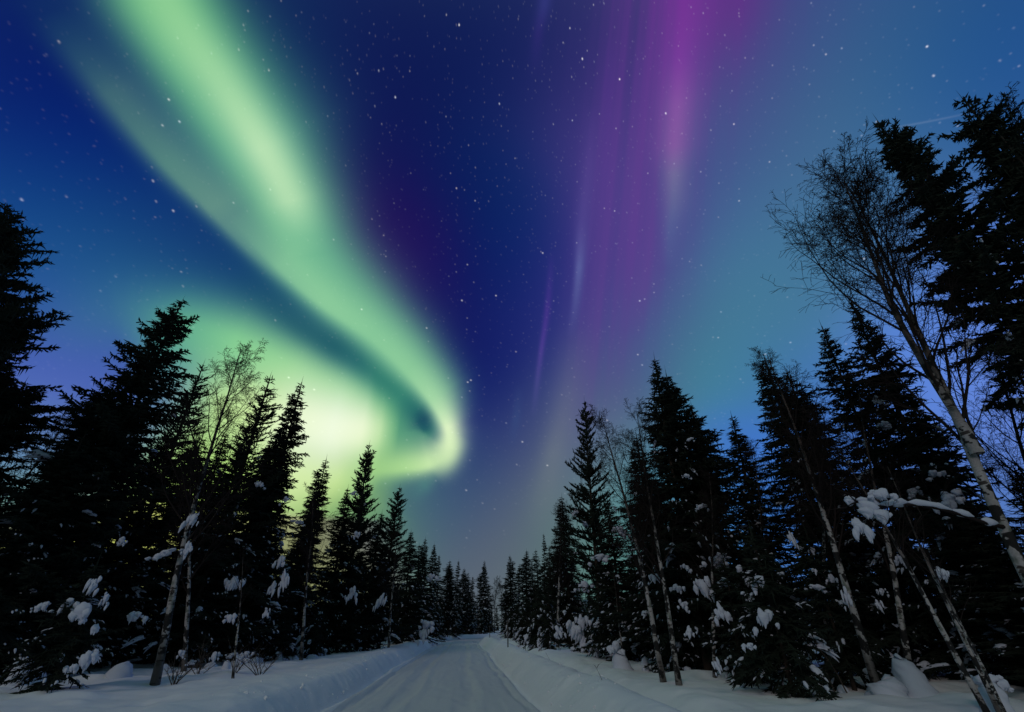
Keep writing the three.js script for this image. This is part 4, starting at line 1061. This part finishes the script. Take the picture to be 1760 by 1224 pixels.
stump(8.25, -12.6, 0.34, 0.4, 17, 'low rounded snow mound left of the tall pointed snow mound', 'snow_mound', 0.8);
{
  const a = stump(8.25, -9.9, 0.5, 0.22, 11, 'snow-capped dark stump at the lower right corner', 'snow_covered_stump', 0.7), g = lump(9.1, 0.5, 0.34); g.translate(0.15, 0.52, 0); part('snow_cap', g, M.clump, a);
}
{
  const a = stump(-12.2, -13.9, 0.5, 0.24, 19, 'small upright snow-covered stump at the far lower left'), g = lump(3.3, 0.34, 0.36); g.translate(0.06, 0.5, 0); part('snow_cap', g, M.clump, a);
}
{
  const R = mulberry(64);
  for (let i = 0; i < 12; i++) { const d = 14.5 + i * 1.1, x = roadX(d) - 6.3 - R() * 2 - Math.max(0, (22 - d) * 0.35); stump(x, -d, 0.16 + R() * 0.24, 0.14 + R() * 0.18, 30 + i, 'small rounded snow hump at the foot of the left trees', 'snow_hump', 0.75).userData.group = 'snow humps along the left tree line'; }
  for (let i = 0; i < 10; i++) { const d = 14 + i * 1.6, x = roadX(d) + 6.6 + R() * 2 + Math.max(0, (20 - d) * 0.45); stump(x, -d, 0.16 + R() * 0.24, 0.14 + R() * 0.18, 50 + i, 'small rounded snow hump at the foot of the right trees', 'snow_hump', 0.75).userData.group = 'snow humps along the right tree line'; }
}
{
  // crumbs and slabs of snow thrown up by the plough along both edges of the road
  const R = mulberry(808), a = new THREE.IcosahedronGeometry(1, 2), P = a.attributes.position;
  for (let i = 0; i < P.count; i++) { const q = 1 + 0.35 * noise3(P.getX(i) * 1.7, P.getY(i) * 1.7, P.getZ(i) * 1.7); P.setXYZ(i, P.getX(i) * q, P.getY(i) * q * 0.7, P.getZ(i) * q); }
  a.computeVertexNormals();
  const n = 420, m = new THREE.InstancedMesh(a, M.snow, n), k = new THREE.Object3D();
  for (let i = 0; i < n; i++) {
    const left = R() < 0.5, d = 10.5 + 45 * Math.pow(R(), 1.6), t = left ? -2.75 - Math.pow(R(), 2) * 1.5 : 2.45 + Math.pow(R(), 2) * 1.6, x = roadX(d) + t + 0.2 * noise2(d * 0.14, 21), s = 0.008 + 0.04 * Math.pow(R(), 6);
    k.position.set(x, groundY(x, -d) + s * 0.2, -d); k.rotation.set(R() * 3, R() * 6, R() * 3); k.scale.setScalar(s); k.updateMatrix(); m.setMatrixAt(i, k.matrix);
  }
  m.name = 'snow_crumbs'; m.castShadow = m.receiveShadow = true; scene.add(m); tag(m, 'crumbs of ploughed snow scattered along both edges of the road', null, null, 'stuff');
}
renderer.render(scene, camera);
